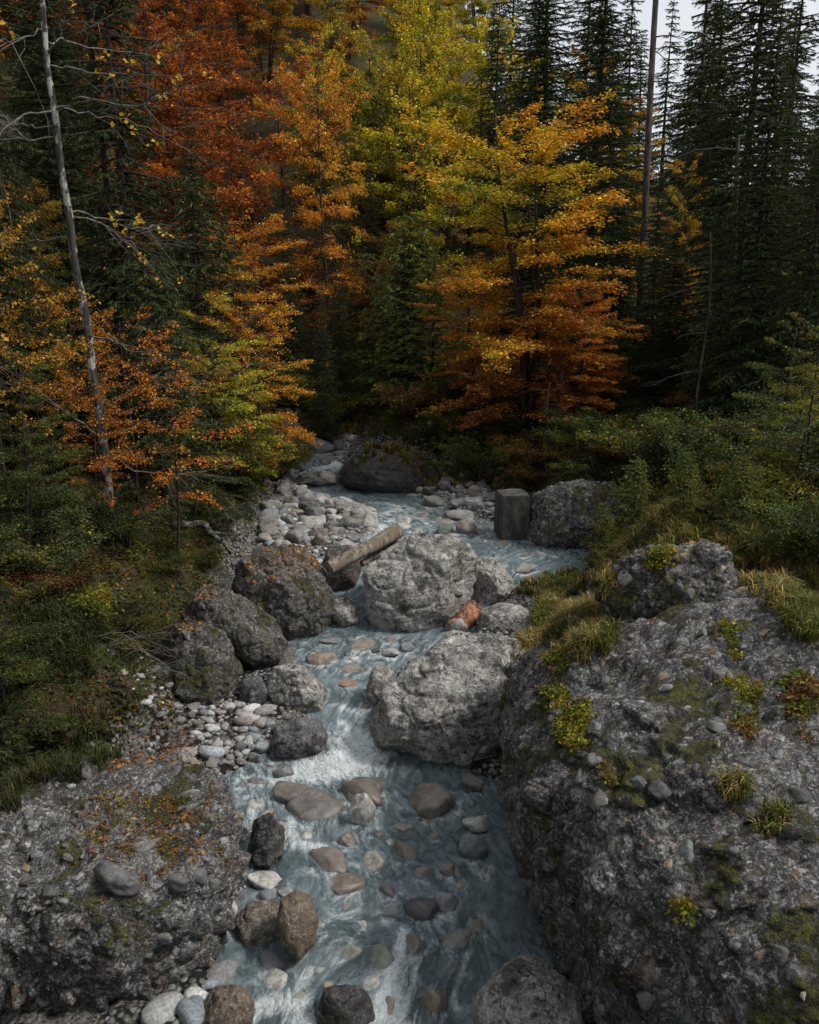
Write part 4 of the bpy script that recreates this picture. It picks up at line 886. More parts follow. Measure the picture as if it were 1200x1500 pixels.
trunk_tree(1180, 29, .18, 'tall dark bare trunk near the right edge', 2, mat='bark')
trunk_tree(1020, 19, .036, 'thin pale trunk standing in the dark hollow of the right bank', 3, top=340, mat='pinebark', name='dead_tree', stubs=4)
trunk_tree(1052, 21, .09, 'thin brown trunk right of the thin pale trunk', 4, top=200, mat='bark', stubs=6, name='dead_tree')
trunk_tree(188, 17.5, .075, 'dark thin trunk right of the silver trunk', 5, top=-400, mat='bark', lean=-.02, name='dead_tree')
trunk_tree(800, 20.5, .05, 'slim brown trunk under the low orange sprays above the flat boulder', 6, top=560, mat='bark', stubs=4, name='sapling')
trunk_tree(820, 22, .07, 'grey slim trunk right of the slim brown one under the orange sprays', 7, top=520, mat='pinebark', stubs=4, name='sapling')
# silver trunk with long bare branches
def silver():
    base = at(160, 13.2); e = empty('silver_trunk_tree', base, 'silver barked tree with long bare pale branches leaning at the left', 'tree'); b = np.array(base)
    pts = [(160, 800), (158, 700), (148, 620), (136, 540), (124, 460), (108, 370), (97, 290), (84, 200), (72, 110), (62, 20), (55, -80), (50, -200)]
    dep0 = 13.2*CT+(H-base[2])*ST; TP = []
    for k, (px, py) in enumerate(pts):
        d = ray(px, py); t = 13.2/d[1]; TP.append(CAM+t*d-b)
    TP = np.array(TP); TP[0, 2] = -.1; q = np.linspace(0, 1, len(TP)); mb = MB(); qq = np.linspace(0, 1, 40)
    mb.tube(np.stack([np.interp(qq, q, TP[:, k]) for k in range(3)], 1)+np.stack([.012*np.sin(qq*40), 0*qq, 0*qq], 1), .078*(1-.60*qq), 12); ob('trunk', mb.mesh('trunk'), M['birch'], e)
    rng = np.random.RandomState(8); LP = []
    br = [((76, 52), (70, 60), (100, 58), (150, 72), (225, 80)), ((82, 95), (75, 95), (110, 100), (160, 110), (205, 106)), ((102, 150), (82, 160), (120, 143), (200, 160), (245, 130)), ((68, 60), (75, 80), (82, 35), (90, 30), (92, 34)),
          ((100, 300), (82, 160), (30, 170), (0, 190), (-60, 200)), ((65, 190), (60, 185), (30, 185), (0, 170), (-60, 160)), ((95, 345), (96, 345), (60, 352), (20, 355), (-30, 350)), ((105, 305), (105, 308), (150, 320), (200, 335), (230, 330)),
          ((108, 310), (108, 315), (150, 325), (170, 345), (200, 360)), ((88, 200), (83, 200), (40, 205), (0, 175), (-40, 150)), ((135, 490), (135, 490), (170, 500), (200, 520), (215, 500)), ((150, 640), (150, 640), (90, 600), (40, 560), (20, 560)),
          ((155, 660), (155, 660), (200, 690), (260, 695), (300, 690)), ((150, 600), (150, 600), (200, 570), (250, 545), (300, 560)), ((80, 160), (78, 155), (120, 165), (180, 175), (250, 200)), ((72, 40), (66, 40), (30, 60), (0, 60), (-40, 90))]
    for bi, pl in enumerate(br):
        P = []; dd = rng.uniform(-.6, .9)
        for k, (px, py) in enumerate(pl[1:]): d = ray(px, py); t = (13.2+dd*k*.7)/d[1]; P.append(CAM+t*d-b)
        P = np.array(P); s = np.linspace(0, 1, len(P)); s2 = np.linspace(0, 1, 14); BP = np.stack([np.interp(s2, s, P[:, k]) for k in range(3)], 1)+rng.normal(0, .018, (14, 3)); j = int(np.argmin(np.linalg.norm(TP-BP[0], axis=1)))
        tt = np.interp(BP[0, 2], TP[:, 2], q); BP[0] = [np.interp(tt, q, TP[:, k]) for k in range(3)]
        m = MB(); m.tube(BP, .013*(1-.85*s2)+.003, 5)
        for _ in range(13):
            f = rng.uniform(.25, 1); p = np.array([np.interp(f, s2, BP[:, k]) for k in range(3)]); dr = unit(BP[-1]-BP[0])+rng.normal(0, .55, 3); l2 = rng.uniform(.25, .8)
            w = np.array([p, p+dr*l2*.5, p+dr*l2+rng.normal(0, .06, 3)]); m.tube(w, [.006, .004, .0015], 3)
            for _2 in range(2): r0 = w[1]+rng.rand()*(w[2]-w[1]); m.tube(np.array([r0, r0+(dr+rng.normal(0, .6, 3))*l2*.45]), [.003, .001], 3)
            if rng.rand() < .13: LP += [w[2], w[1]]
        ob('branch', m.mesh('branch'), M['twig'], e)
    LP = np.array(LP); LP = np.repeat(LP, 3, 0)+rng.normal(0, .05, (len(LP)*3, 3)); n = len(LP)
    V, Q = leaves(LP, rng.normal(0, .6, (n, 3))+[0, -.5, .6], rng.normal(0, 1, (n, 3)), rng.uniform(.06, .11, n), rng.uniform(.05, .08, n)); ob('leaves', mesh_np('leaves', V, Q, False, np.repeat(np.array(YEL)[None]*1.1*np.ones((n, 1)), 4, 0)), M['leaf'], e)
silver()
# --- forest filling the slopes
def scatter_forest():
    rng = np.random.RandomState(21); pts = []
    def ok(x, y, r): return all((x-a)**2+(y-b)**2 > r*r for a, b in pts)
    n = 0
    for _ in range(6000):
        if n >= 205: break
        y = 34+96*rng.rand()**1.1; half = 1.08*(y*.5+3); x = rng.uniform(-half, half)
        if not ok(x, y, 2.6+.025*y): continue
        z = T1(x, y); u_, v_, dep = proj((x, y, z+8)); u_ = float(u_)
        if y < 46 and -9 < x < -2: continue
        pts.append((x, y)); n += 1; right = u_ > 700+rng.normal(0, 15)
        if right and rng.rand() < (.93 if y > 70 else .60): continue
        r = rng.rand(); warm = fbm(np.array([[x, y, 0.]]), .06, 2, 3)[0]
        if right: kind = 's' if r < .82 else 'b3'
        elif u_ < 180: kind = 's' if r < .5 else 'b2'
        elif u_ < 430: kind = 's' if r < .22 else ('b2' if r < .8 else 'b3')
        else: kind = 's' if r < .12 else ('b3' if r < .36 else ('b4' if r < .80 else 'b2'))
        hh = rng.uniform(9, 14); s = hh/13.
        side = 'left' if u_ < 400 else ('central' if u_ < 700 else 'right hand')
        far = 'high on the' if y > 70 else 'low on the'
        if kind == 's':
            i = rng.choice([0, 1, 2, 3], p=[.35, .3, .2, .15]); s = rng.uniform(11, 16)/SH[i]*(.92 if right else .75)
            plant('spruce_tree', SPR[i], (x, y, z-.2), f'dark spruce standing {far} {side} slope', 'tree', f'dark spruces {far} {side} slope', rng.uniform(0, 6.3), (s, s, s), (1, 1, 1), 'needle')
        else:
            i = int(kind[1]); cn = {2: 'rust orange beech', 3: 'yellow orange beech', 4: 'yellow green tree'}[i]; tint = rng.uniform(.8, 1.2)
            colr = {2: (.82, .62, .7), 3: (.80, .74, .9), 4: (.95, 1., 1)}[i]
            plant('beech_tree' if i < 4 else 'broadleaf_tree', BE[i], (x, y, z-.2), f'{cn} standing {far} {side} slope', 'tree', f'{cn}s {far} {side} slope', rng.uniform(0, 6.3), (s*.95, s*.95, s), tuple(np.array(colr)*tint))
scatter_forest()
for k, (x, y, i) in enumerate([(-7.5, 4, 0), (-9, 0, 2), (-8, -4, 1), (-6.5, -9, 0), (-2, -11, 2), (3, -12, 0), (8, -10, 1), (-12, 7, 2), (-11.5, 2.5, 0), (-13, -3, 1), (11, -5, 2), (-5.8, 1.2, 2)]):  # out-of-view spruces, added to block sky light from the sides and deepen contrast
    s = .85+.05*(k % 4); plant('spruce_tree', SPR[i], (x, y, T1(x, y)-.2), 'unseen dark spruce added beside and behind the viewpoint to cut side light', 'tree', 'unseen spruces added beside the viewpoint', k*1.1, (s, s, s), (1, 1, 1), 'needle')
# ---------------------------------------------------------------- shrubs and undergrowth
SHM = dict(
    green=shrub_mesh(301, 1.6, 1.2, 9000, .055, (DGR*1.3, GRN, OLV), (1.2, .8, .4)),
    bluish=shrub_mesh(302, 1.5, 1.2, 9000, .052, (np.array((.040, .062, .028)), np.array((.075, .10, .040)), OLV), (1, 1, .35)),
    yellow=shrub_mesh(303, 1.3, 1.1, 7500, .05, (YEL*.7, OLV*.8, GRN*.9), (.3, 1, .8)),
    brown=shrub_mesh(304, 1.0, 1.0, 3800, .07, (BRO, OLV, RUS, DGR), (.8, .8, .4, .8)),
    moss=shrub_mesh(305, .5, .8, 4200, .045, (OLV*.6, GRN*.5, DGR), (1, 1, 1), stems=22),
    fern=shrub_mesh(306, .7, .8, 3600, .10, (GRN, OLV), (1, .7), stems=22))
YS = spruce(210, 3.2, 1.0, 15000, base=.02, blade=.10, dens=.16, droop=.15, col=np.array((.055, .075, .022)))
def shrub(kind, px, dist, s, label, group=None, color=(1, 1, 1), name='shrub', asp=1., cat='shrub'):
    loc = at(px, dist, .05); return plant(name, SHM[kind], loc, label, cat, group, rt.uniform(0, 6.3), (s, s, s*asp), color, names=('stems', 'foliage'))
for a in [('green', 1085, 14.5, 1.0, 'dense dark green shrub on the right bank above the huge boulder'), ('bluish', 1165, 13, 1.3, 'large bluish green shrub at the right edge of the photo'), ('bluish', 1120, 16, 1.35, 'tall willow like shrub behind the large bluish green shrub'),
          ('green', 1030, 17, 1.05, 'green shrub at the foot of the thin pale trunk'), ('yellow', 1055, 12.6, .75, 'small yellow leaved shrub in front of the dark right bank'), ('green', 965, 16.5, 1.2, 'low green shrub behind the long flat boulder'),
          ('yellow', 1195, 12.5, 1.1, 'shrub with yellow tips at the far right edge'), ('green', 1200, 10.8, .9, 'dark shrub low at the right edge beside the huge boulder'), ('brown', 930, 18.5, 1.2, 'brownish shrub under the right sprays of the low beech'),
          ('bluish', 40, 11, .85, 'bluish green shrub at the left edge in mid height'), ('bluish', 95, 12.3, .7, 'grey green shrub left of the foot of the silver trunk'), ('green', 10, 9, .6, 'dark leafy shrub at the left edge under the bluish one', None, (.5, .5, .5)),
          ('fern', 125, 10.6, .55, 'small pale green plant on the dark bank in front of the silver trunk'), ('green', 30, 8.2, .5, 'drooping dark green shrub low at the left edge', None, (.4, .42, .4)), ('yellow', 330, 18.5, 1.3, 'yellow green shrub at the foot of the small orange beech'),
          ('yellow', 408, 22, 1.1, 'olive shrub overhanging the left bank beside the thin trunk'), ('yellow', 505, 29, 1.4, 'yellow shrub at the head of the stream', None, (1.5, 1.4, 1.2)), ('yellow', 460, 31, 1.6, 'pale yellow bush behind the head of the stream', None, (1.8, 1.6, 1.3)), ('yellow', 540, 31, 1.4, 'olive bush right of the head of the stream', None, (1.4, 1.4, 1.2)),
          ('green', 700, 22, 1.0, 'green undergrowth bush behind the right cobble bar'), ('brown', 745, 22.5, 1.0, 'brown undergrowth bush in front of the big beech'), ('green', 640, 24.5, 1.1, 'green bush on the bank above the dark rounded boulders'),
          ('brown', 600, 25.5, 1.2, 'brownish bush over the dark smooth boulder'), ('green', 860, 19.5, .9, 'dark bush on top of the flat conglomerate boulder')]:
    shrub(*a)
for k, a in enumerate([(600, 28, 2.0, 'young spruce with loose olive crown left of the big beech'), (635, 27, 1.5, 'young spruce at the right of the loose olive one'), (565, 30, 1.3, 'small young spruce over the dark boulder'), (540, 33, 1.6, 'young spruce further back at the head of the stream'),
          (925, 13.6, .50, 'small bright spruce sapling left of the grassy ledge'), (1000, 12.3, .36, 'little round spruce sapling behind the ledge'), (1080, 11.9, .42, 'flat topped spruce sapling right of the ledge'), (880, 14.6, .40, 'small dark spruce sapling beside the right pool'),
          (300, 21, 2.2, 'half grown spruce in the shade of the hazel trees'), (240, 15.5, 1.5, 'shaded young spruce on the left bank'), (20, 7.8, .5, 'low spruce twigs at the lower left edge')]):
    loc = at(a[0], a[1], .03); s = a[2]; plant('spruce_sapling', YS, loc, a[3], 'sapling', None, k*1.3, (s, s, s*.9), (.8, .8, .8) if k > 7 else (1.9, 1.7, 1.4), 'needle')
def undergrowth():
    rng = np.random.RandomState(33); n = 0
    for _ in range(4000):
        if n >= 170: break
        y = rng.uniform(7, 36); left_ = rng.rand() < .55
        xl, xr = float(ext(BK, y, 1)), float(ext(BK, y, 2))
        x = xl-.35-rng.rand()**1.3*8 if left_ else xr+.5+rng.rand()**1.3*9
        if not left_ and y < 12.5: continue
        px, py, dep = proj((x, y, T1(x, y)+.3))
        if not (-60 < px < 1260 and py < 1180): continue
        d = (xl-x) if left_ else (x-xr)
        if left_ and y < 15 and d < 1.3: kind, s = 'moss', rng.uniform(.5, .9)
        else: kind = rng.choice(['green', 'brown', 'moss', 'fern', 'yellow'], p=[.25, .27, .28, .12, .08]); s = rng.uniform(.45, 1.0)*(.75 if y < 14 else 1.1)
        w = {'green': 'dark green undergrowth bush', 'brown': 'brownish undergrowth bush', 'moss': 'low mossy cushion plant', 'fern': 'green fern like plant', 'yellow': 'yellowish undergrowth bush'}[kind]; sd_ = 'left' if left_ else 'right'
        pos = 'near' if y < 17 else 'far'
        plant('bush', SHM[kind], (x, y, T1(x, y)-.04), f'{w} on the {pos} part of the {sd_} bank', 'bush', f'{w}es on the {pos} part of the {sd_} bank', rng.uniform(0, 6.3), (s, s, s*.8), tuple([rng.uniform(.45, .85)]*3), names=('stems', 'foliage')); n += 1
undergrowth()
# ---------------------------------------------------------------- grass, moss tufts, fallen leaves on rocks and banks
def world_scatter(poly, n, zest, rng, surf=True):
    """n points on whatever lies under the patch of ground the polygon encloses"""
    W = []
    for a, b in poly:
        if b < 60: W.append((a, b)); continue     # already metres on the ground plan
        d = ray(a, b); best = None
        for t in Surf.trees:
            r = t.ray_cast(Vector(CAM), Vector(d))
            if r[0] is not None and (best is None or r[3] < best[1]): best = (r[0], r[3])
        g, tg = onground(a, b)
        if best is None or best[0].y > g[1]+.2: W.append((g[0], g[1]))
        else: W.append((best[0].x, best[0].y))
    xs, ys = zip(*W); out = []; tries = 0
    while len(out) < n and tries < n*12:
        tries += 1; x, y = rng.uniform(min(xs), max(xs)), rng.uniform(min(ys), max(ys))
        if not in_poly(x, y, W): continue
        ed_ = min(abs((x2-x1)*(y1-y)-(x1-x)*(y2-y1))/(math.hypot(x2-x1, y2-y1)+1e-9) for (x1, y1), (x2, y2) in zip(W, W[1:]+W[:1]))
        cl_ = fbm(np.array([[x, y, 1.]]), 2.2, 3, 66)[0]*.5+min(ed_, .5)*.9-.04
        if cl_+rng.normal(0, .06) < 0: continue
        p, nn = Surf.down(x, y); out.append((p.x, p.y, p.z, nn.x, nn.y, nn.z))
    return np.array(out)
def grass(name, patches, label, seed, L0=.22, cols=((.10, .11, .022), (.22, .18, .05), (.05, .07, .015)), wts=(1, .8, .8), minz=.3):
    rng = np.random.RandomState(seed); T = []
    for poly, n, Lh in patches:
        S = world_scatter(poly, n, None, rng)
        if len(S): S = S[S[:, 5] > minz]; T.append(np.concatenate([S[:, :3], np.full((len(S), 1), Lh)], 1))
    T = np.concatenate(T); nb = 26; n = len(T); P = np.repeat(T, nb, 0); N = len(P); az = rng.uniform(0, 6.28, N); L = P[:, 3]*L0/.22*rng.uniform(.5, 1.2, N)
    P0_ = P[:, :3]+np.stack([rng.normal(0, .03, N), rng.normal(0, .03, N), np.full(N, -.01)], 1); ln = rng.uniform(.25, .95, N); d = np.stack([np.cos(az), np.sin(az), 0*az], 1)
    u_ = np.cross(d, [0, 0, 1.]); wd_ = (.0035+.0022*rng.rand(N))[:, None]*np.maximum(1, P0_[:, 1:2]/7)
    m1 = P0_+d*(L*ln*.35)[:, None]+np.array([0, 0, 1.])*(L*.62)[:, None]; m2 = P0_+d*(L*ln)[:, None]+np.array([0, 0, 1.])*(L*(1-.65*ln*ln))[:, None]
    V = np.stack([P0_-u_*wd_, P0_+u_*wd_, m1+u_*wd_*.8, m1-u_*wd_*.8, m2], 1).reshape(-1, 3); b = np.arange(N)*5
    Q = np.stack([b, b+1, b+2, b+3], 1); Tt = np.stack([b+3, b+2, b+4], 1)
    o = ob(name, mesh_np(name, V, [Q, Tt], False, np.repeat(leaf_cols(P0_, [np.array(c) for c in cols], wts, rng, seed, 2.), 5, 0)), M['grass']); return tag(o, label, 'grass', kind='stuff')
grass('grass', [([(765, 900), (830, 850), (900, 850), (870, 950), (790, 990), (750, 950)], 800, .17), ([(860, 810), (960, 775), (960, 810), (870, 850)], 260, .22), ([(840, 940), (900, 930), (890, 965), (850, 970)], 40, .2),
    ([(755, 870), (840, 820), (870, 850), (790, 900)], 150, .18), ([(930, 790), (1120, 770), (1130, 830), (1090, 800)], 170, .22), ([(1085, 850), (1200, 880), (1200, 960), (1150, 930)], 380, .2), ([(1060, 780), (1200, 800), (1200, 880), (1095, 840)], 330, .3),
    ([(2.6, 10.6), (7.5, 10.6), (8., 14.5), (5, 15.5), (2.8, 13.5)], 900, .26), ([(1.6, 8.2), (3.4, 9.6), (2.6, 11.), (1.2, 9.6)], 300, .17),
    ([(1060, 1150), (1095, 1150), (1090, 1180), (1065, 1178)], 14, .16), ([(1110, 1190), (1150, 1190), (1150, 1230), (1115, 1220)], 12, .12), ([(990, 830), (1010, 810), (960, 815)], 12, .1)],
    'yellow green grass growing on the huge right boulder and the bank behind it', 5, cols=((.11, .12, .025), (.26, .20, .07), (.055, .075, .018)))
grass('grass', [([(-60, 1060), (160, 1030), (180, 1120), (60, 1180), (-60, 1240)], 260, .26), ([(0, 900), (160, 900), (160, 1030), (0, 1060)], 200, .22)],
    'dark green grass hanging on the lower left bank', 6, cols=((.035, .05, .012), (.06, .06, .018), (.02, .03, .008)))
grass('grass', [([(430, 640), (520, 640), (545, 600), (440, 600)], 160, .4), ([(520, 690), (760, 700), (760, 660), (540, 640)], 240, .25)], 'pale grass on the banks at the head of the stream', 7, cols=((.10, .10, .025), (.17, .13, .04), (.05, .06, .015)))
def tufts(name, spots, label, seed, ls, pal, wts, cat, minz=.0, flat=.35, per=16, sp=.035):
    """small leafy moss / herb cushions or single fallen leaves lying on the surface below"""
    rng = np.random.RandomState(seed); PP, NN = [], []
    for poly, n in spots:
        S = world_scatter(poly, n, None, rng)
        if len(S): S = S[S[:, 5] > minz]; PP.append(S[:, :3]); NN.append(S[:, 3:])
    P = np.repeat(np.concatenate(PP), per, 0); N = np.repeat(np.concatenate(NN), per, 0); n = len(P)
    P = P+rng.normal(0, sp, (n, 3))*[1, 1, .3]+N*(np.abs(rng.normal(0, .5, n))*sp+.006)[:, None]; N = N+rng.normal(0, flat, (n, 3)); L = ls*rng.uniform(.5, 1.4, n)
    V, Q = leaves(P, N, rng.normal(0, 1, (n, 3)), L, L*.6)
    o = ob(name, mesh_np(name, V, Q, False, np.repeat(leaf_cols(P, pal, wts, rng, seed, 3.), 4, 0)), M['leaf']); return tag(o, label, cat, kind='stuff')
tufts('moss', [([(735, 950), (830, 940), (860, 1040), (850, 1130), (735, 1110)], 800), ([(800, 880), (880, 880), (900, 950), (800, 960)], 160), ([(840, 1080), (900, 1100), (900, 1150), (850, 1140)], 40), ([(990, 1310), (1050, 1310), (1060, 1380), (1000, 1390)], 60),
    ([(1060, 900), (1120, 1000), (1090, 1100), (1060, 1000)], 70), ([(1150, 980), (1200, 1000), (1200, 1100), (1160, 1080)], 70), ([(960, 805), (1000, 800), (990, 835), (950, 830)], 40)],
    'mossy herbs and little ferns clinging to the huge right boulder', 8, .034, (OLV, LIM*.6, GRN, BRO), (1, .5, .8, .5), 'moss', flat=.7, per=30, sp=.035)
tufts('moss', [([(60, 1180), (330, 1160), (335, 1290), (150, 1280)], 200), ([(100, 1330), (300, 1320), (300, 1420), (120, 1440)], 40)], 'moss specks and dead bits on the lower left boulder', 9, .022, (OLV, BRO, GRN*.7), (1, 1, .8), 'moss', flat=.6, per=14, sp=.03)
tufts('fallen_leaves', [([(350, 850), (400, 800), (450, 805), (480, 850), (420, 880), (360, 870)], 520)], 'orange brown fallen leaves lying on the flat topped slab boulder', 10, .06, (ORA*.75, RUS, BRO), (1, 1, .8), 'leaves', .2, .3, 1, .01)
tufts('fallen_leaves', [([(130, 1000), (260, 1010), (300, 1090), (280, 1130), (120, 1140), (100, 1060)], 1500), ([(160, 880), (260, 850), (330, 900), (280, 940), (180, 940)], 700), ([(80, 1160), (320, 1170), (300, 1280), (100, 1280)], 150), ([(330, 1190), (400, 1280), (400, 1060), (300, 1060)], 40)],
    'brown and orange fallen leaves on the left bank and its boulders', 11, .055, (RUS, BRO, BRO*.5, ORA*.7), (1, 1, .8, .3), 'leaves', .1, .35, 1, .01)
tufts('fallen_leaves', [([(560, 740), (740, 740), (780, 660), (560, 660)], 900), ([(860, 640), (1100, 640), (1100, 560), (860, 560)], 700), ([(800, 870), (1080, 820), (1150, 1000), (900, 1000)], 50)],
    'red brown fallen leaves on the right bank', 12, .075, (RUS, BRO, ORA*.6), (1, 1, .4), 'leaves', .1, .35, 1, .01)
def cover(name, label, seed, n, x0, x1, y0, y1, pal, wts, ls, per, dens):
    rng = np.random.RandomState(seed); x = rng.uniform(x0, x1, n*4); y = y0+(y1-y0)*rng.rand(n*4)**1.2
    d = np.maximum(ext(BK, y, 1)-x, x-ext(BK, y, 2)); f = fbm(np.stack([x, y, 0*x], 1), .9, 3, seed)
    ok_ = (d > .15) & (f*.8+dens > rng.rand(n*4)*.8) & ~((x > 0) & (y < 10.5)); x, y = x[ok_][:n], y[ok_][:n]
    P = np.repeat(np.stack([x, y, terrain(x, y)], 1), per, 0); N_ = len(P); P += rng.normal(0, 1, (N_, 3))*[.07, .07, 0]; P[:, 2] = terrain(P[:, 0], P[:, 1])+np.abs(rng.normal(0, .05, N_))*(per > 2)+.012
    L = ls*rng.uniform(.5, 1.3, N_)*(.8+P[:, 1]/26); V, Q = leaves(P, rng.normal(0, .45, (N_, 3))+[0, -.1, 1], rng.normal(0, 1, (N_, 3)), L, L*.55)
    tag(ob(name, mesh_np(name, V, Q, False, np.repeat(leaf_cols(P, pal, wts, rng, seed, 1.1), 4, 0)), M['leaf']), label, 'ground cover', kind='stuff')
cover('ground_cover', 'low herbs, moss and bramble covering both forest banks', 61, 16000, -16, 16, 5, 34, (DGR, OLV*.45, GRN*.6, BRO*.5), (1.2, .8, .8, .5), .055, 14, .42)
cover('leaf_litter', 'brown and rusty fallen leaves littering the forest floor', 62, 42000, -18, 18, 5, 38, (BRO*.5, RUS*.8, BRO, ORA*.6), (1.2, .9, .7, .2), .065, 1, .6)
# ---------------------------------------------------------------- logs, sticks, concrete block, railing
def log(name, a, b, r0, r1, mat, label, seed, cat='log', rough=.06, k=20, flat=None):
    a, b = np.array(a), np.array(b); e = empty(name, a, label, cat); n = 60; q = np.linspace(0, 1, n); rng = np.random.RandomState(seed)
    ax = unit(b-a); u_ = unit(np.cross(ax, [0, 0, 1.])); v_ = np.cross(u_, ax); th = np.arange(k)*2*np.pi/k; L = np.linalg.norm(b-a)
    rr = (r0+(r1-r0)*q)[:, None]*(1+rough*np.sin(3*th+2)[None]+rough*fbm(np.stack([np.repeat(q*L*2, k), np.tile(np.cos(th)*1.5, n), np.tile(np.sin(th)*1.5, n)], 1), 1.6, 3, seed).reshape(n, k)*2.5)
    bend = (np.sin(q*3.1)*.03*L)[:, None, None]*u_*.6
    end = q[:, None]*L+.10*r0*fbm(np.stack([np.repeat(q, k)*0, np.tile(np.cos(th), n), np.tile(np.sin(th), n)], 1), 3, 2, seed).reshape(n, k)*3
    V = end[:, :, None]*ax+rr[:, :, None]*(np.cos(th)[None, :, None]*u_+np.sin(th)[None, :, None]*v_)+bend
    i, j = np.meshgrid(np.arange(n-1), np.arange(k), indexing='ij'); i, j = i.ravel(), j.ravel(); j2 = (j+1) % k
    ob('trunk', mesh_np('trunk', V.reshape(-1, 3), np.stack([i*k+j, (i+1)*k+j, (i+1)*k+j2, i*k+j2], 1)), M[mat], e)
    for s, idx in ((-1, 0), (1, n-1)):
        rim = V[idx]; c = rim.mean(0); VV = np.concatenate([rim, c+(rim-c)*.6-ax*s*.01, [c]]); jj = np.arange(k); j3 = (jj+1) % k
        Qs = np.stack([jj, j3, k+j3, k+jj], 1); Ts = np.stack([k+jj, k+j3, np.full(k, 2*k)], 1); ob('cut_end', mesh_np('cut_end', VV, [Qs, Ts], False), M['wood_end'], e)
    return e
mw = NT('wood_end'); cc = mw.mix(mw.ramp(mw.noise(mw.obj(), 18, 5), .35, .65), (.10, .07, .05), (.32, .25, .18)); mw.pbr(cc, .9, mw.bump(mw.noise(mw.obj(), 40, 3), .01)); M['wood_end'] = mw.m
def P3(px, py, y): d = ray(px, py); return CAM+d*(y/d[1])
log('leaning_log', P3(482, 832, 13.3), P3(584, 777, 14.2), .115, .135, 'wood', 'grey weathered log leaning on the big grooved boulder', 3)
log('split_log', P3(530, 826, 13.7), P3(580, 792, 14.3), .06, .08, 'wood', 'darker split log underneath the grey leaning log', 4)
log('log_stump', P3(664, 925, 13.0), P3(692, 893, 13.7), .16, .17, 'redwood', 'short red brown log lodged beside the whitish boulder', 5, rough=.08)
def stick(pts, ys, r, label, mat='twig', seed=0, forks=3, name='branch', cat='branch'):
    rng = np.random.RandomState(seed); P = np.array([P3(a, b, y) for (a, b), y in zip(pts, ys)]); mb = MB(); s = np.linspace(0, 1, len(P)); q = np.linspace(0, 1, 16)
    BP = np.stack([np.interp(q, s, P[:, k]) for k in range(3)], 1)+rng.normal(0, .008+r*.3, (16, 3)); mb.tube(BP-BP[0], r*(1-.75*q), 6); L = np.linalg.norm(P[-1]-P[0])
    for _ in range(forks):
        f = rng.uniform(.3, .9); p = np.array([np.interp(f, q, BP[:, k]) for k in range(3)])-BP[0]; d = unit(P[-1]-P[0])+rng.normal(0, .5, 3); mb.tube(np.array([p, p+d*L*.12, p+d*L*.22+rng.normal(0, .02, 3)]), [r*.4, r*.3, r*.1], 4)
    o = ob(name, mb.mesh(name), M[mat]); o.location = BP[0]; tag(o, label, cat)
stick([(508, 695), (530, 706), (548, 722), (560, 732)], [22.6, 22.2, 21.8, 21.5], .045, 'pale dead branch lying across the dark smooth boulder', seed=1)
stick([(385, 708), (400, 707), (425, 706)], [20.3, 20.3, 20.4], .06, 'brown log end poking out over the left bank', mat='wood', seed=2, forks=0)
stick([(732, 722), (762, 727), (800, 722)], [20.1, 20., 20.2], .04, 'pale pole lying on top of the concrete block', seed=3, forks=1)
stick([(740, 724), (760, 718)], [20.3, 20.8], .03, 'short stick beside the pole on the concrete block', seed=4, forks=0)
stick([(585, 1110), (600, 1115), (614, 1120)], [9.6, 9.55, 9.5], .018, 'short reddish stick under the large cleft boulder', mat='redwood', seed=5, forks=0)
stick([(692, 890), (703, 884), (712, 878)], [13.6, 13.7, 13.8], .02, 'thin reddish stick behind the red brown log', mat='redwood', seed=6, forks=0)
stick([(250, 770), (290, 768), (320, 785), (340, 810)], [14.5, 14.4, 14.2, 14.], .09, 'moss covered fallen trunk arching down the left bank', mat='mossy', seed=7, forks=1, name='fallen_trunk', cat='trunk')
stick([(985, 700), (995, 720), (1005, 745)], [13.6, 13.4, 13.3], .012, 'thin pale twig standing behind the ledge', seed=8, forks=2)
stick([(330, 938), (334, 952), (331, 968)], [12.1, 12., 12.], .014, 'curved pale stick hanging on the tall mossy boulder', seed=9, forks=0)
stick([(280, 1175), (298, 1150), (303, 1110)], [8.6, 8.6, 8.6], .03, 'dark dead stem standing at the edge of the leafy bank', mat='bark', seed=10, forks=0)
rng = np.random.RandomState(12)
for k in range(9):   # bare brush in front of the grey angular boulder
    x0, y0 = rng.uniform(60, 140), rng.uniform(930, 1000); stick([(x0, y0), (x0+70, y0-rng.uniform(0, 40)), (x0+130, y0-rng.uniform(-30, 30)), (x0+170, y0+rng.uniform(-10, 70))], [10.2, 10.3, 10.4, 10.5], .005,
        'thin bare twig arching from the bank towards the grey angular boulder', seed=20+k, forks=9)
for o in bpy.data.objects:
    if o.get('label', '').startswith('thin bare twig arching'): o['group'] = 'bare twigs by the grey angular boulder'
for k in range(8):
    x0, y0 = rng.uniform(285, 340), rng.uniform(735, 800); o = stick([(x0, y0), (x0+20, y0-10), (x0+45, y0-rng.uniform(-25, 35))], [14.6, 14.5, 14.4], .007, 'pale dead twig in the tangle above the leafy slab boulder', seed=40+k, forks=6)
for o in bpy.data.objects:
    if o.get('label', '').startswith('pale dead twig in'): o['group'] = 'dead twigs above the leafy slab boulder'
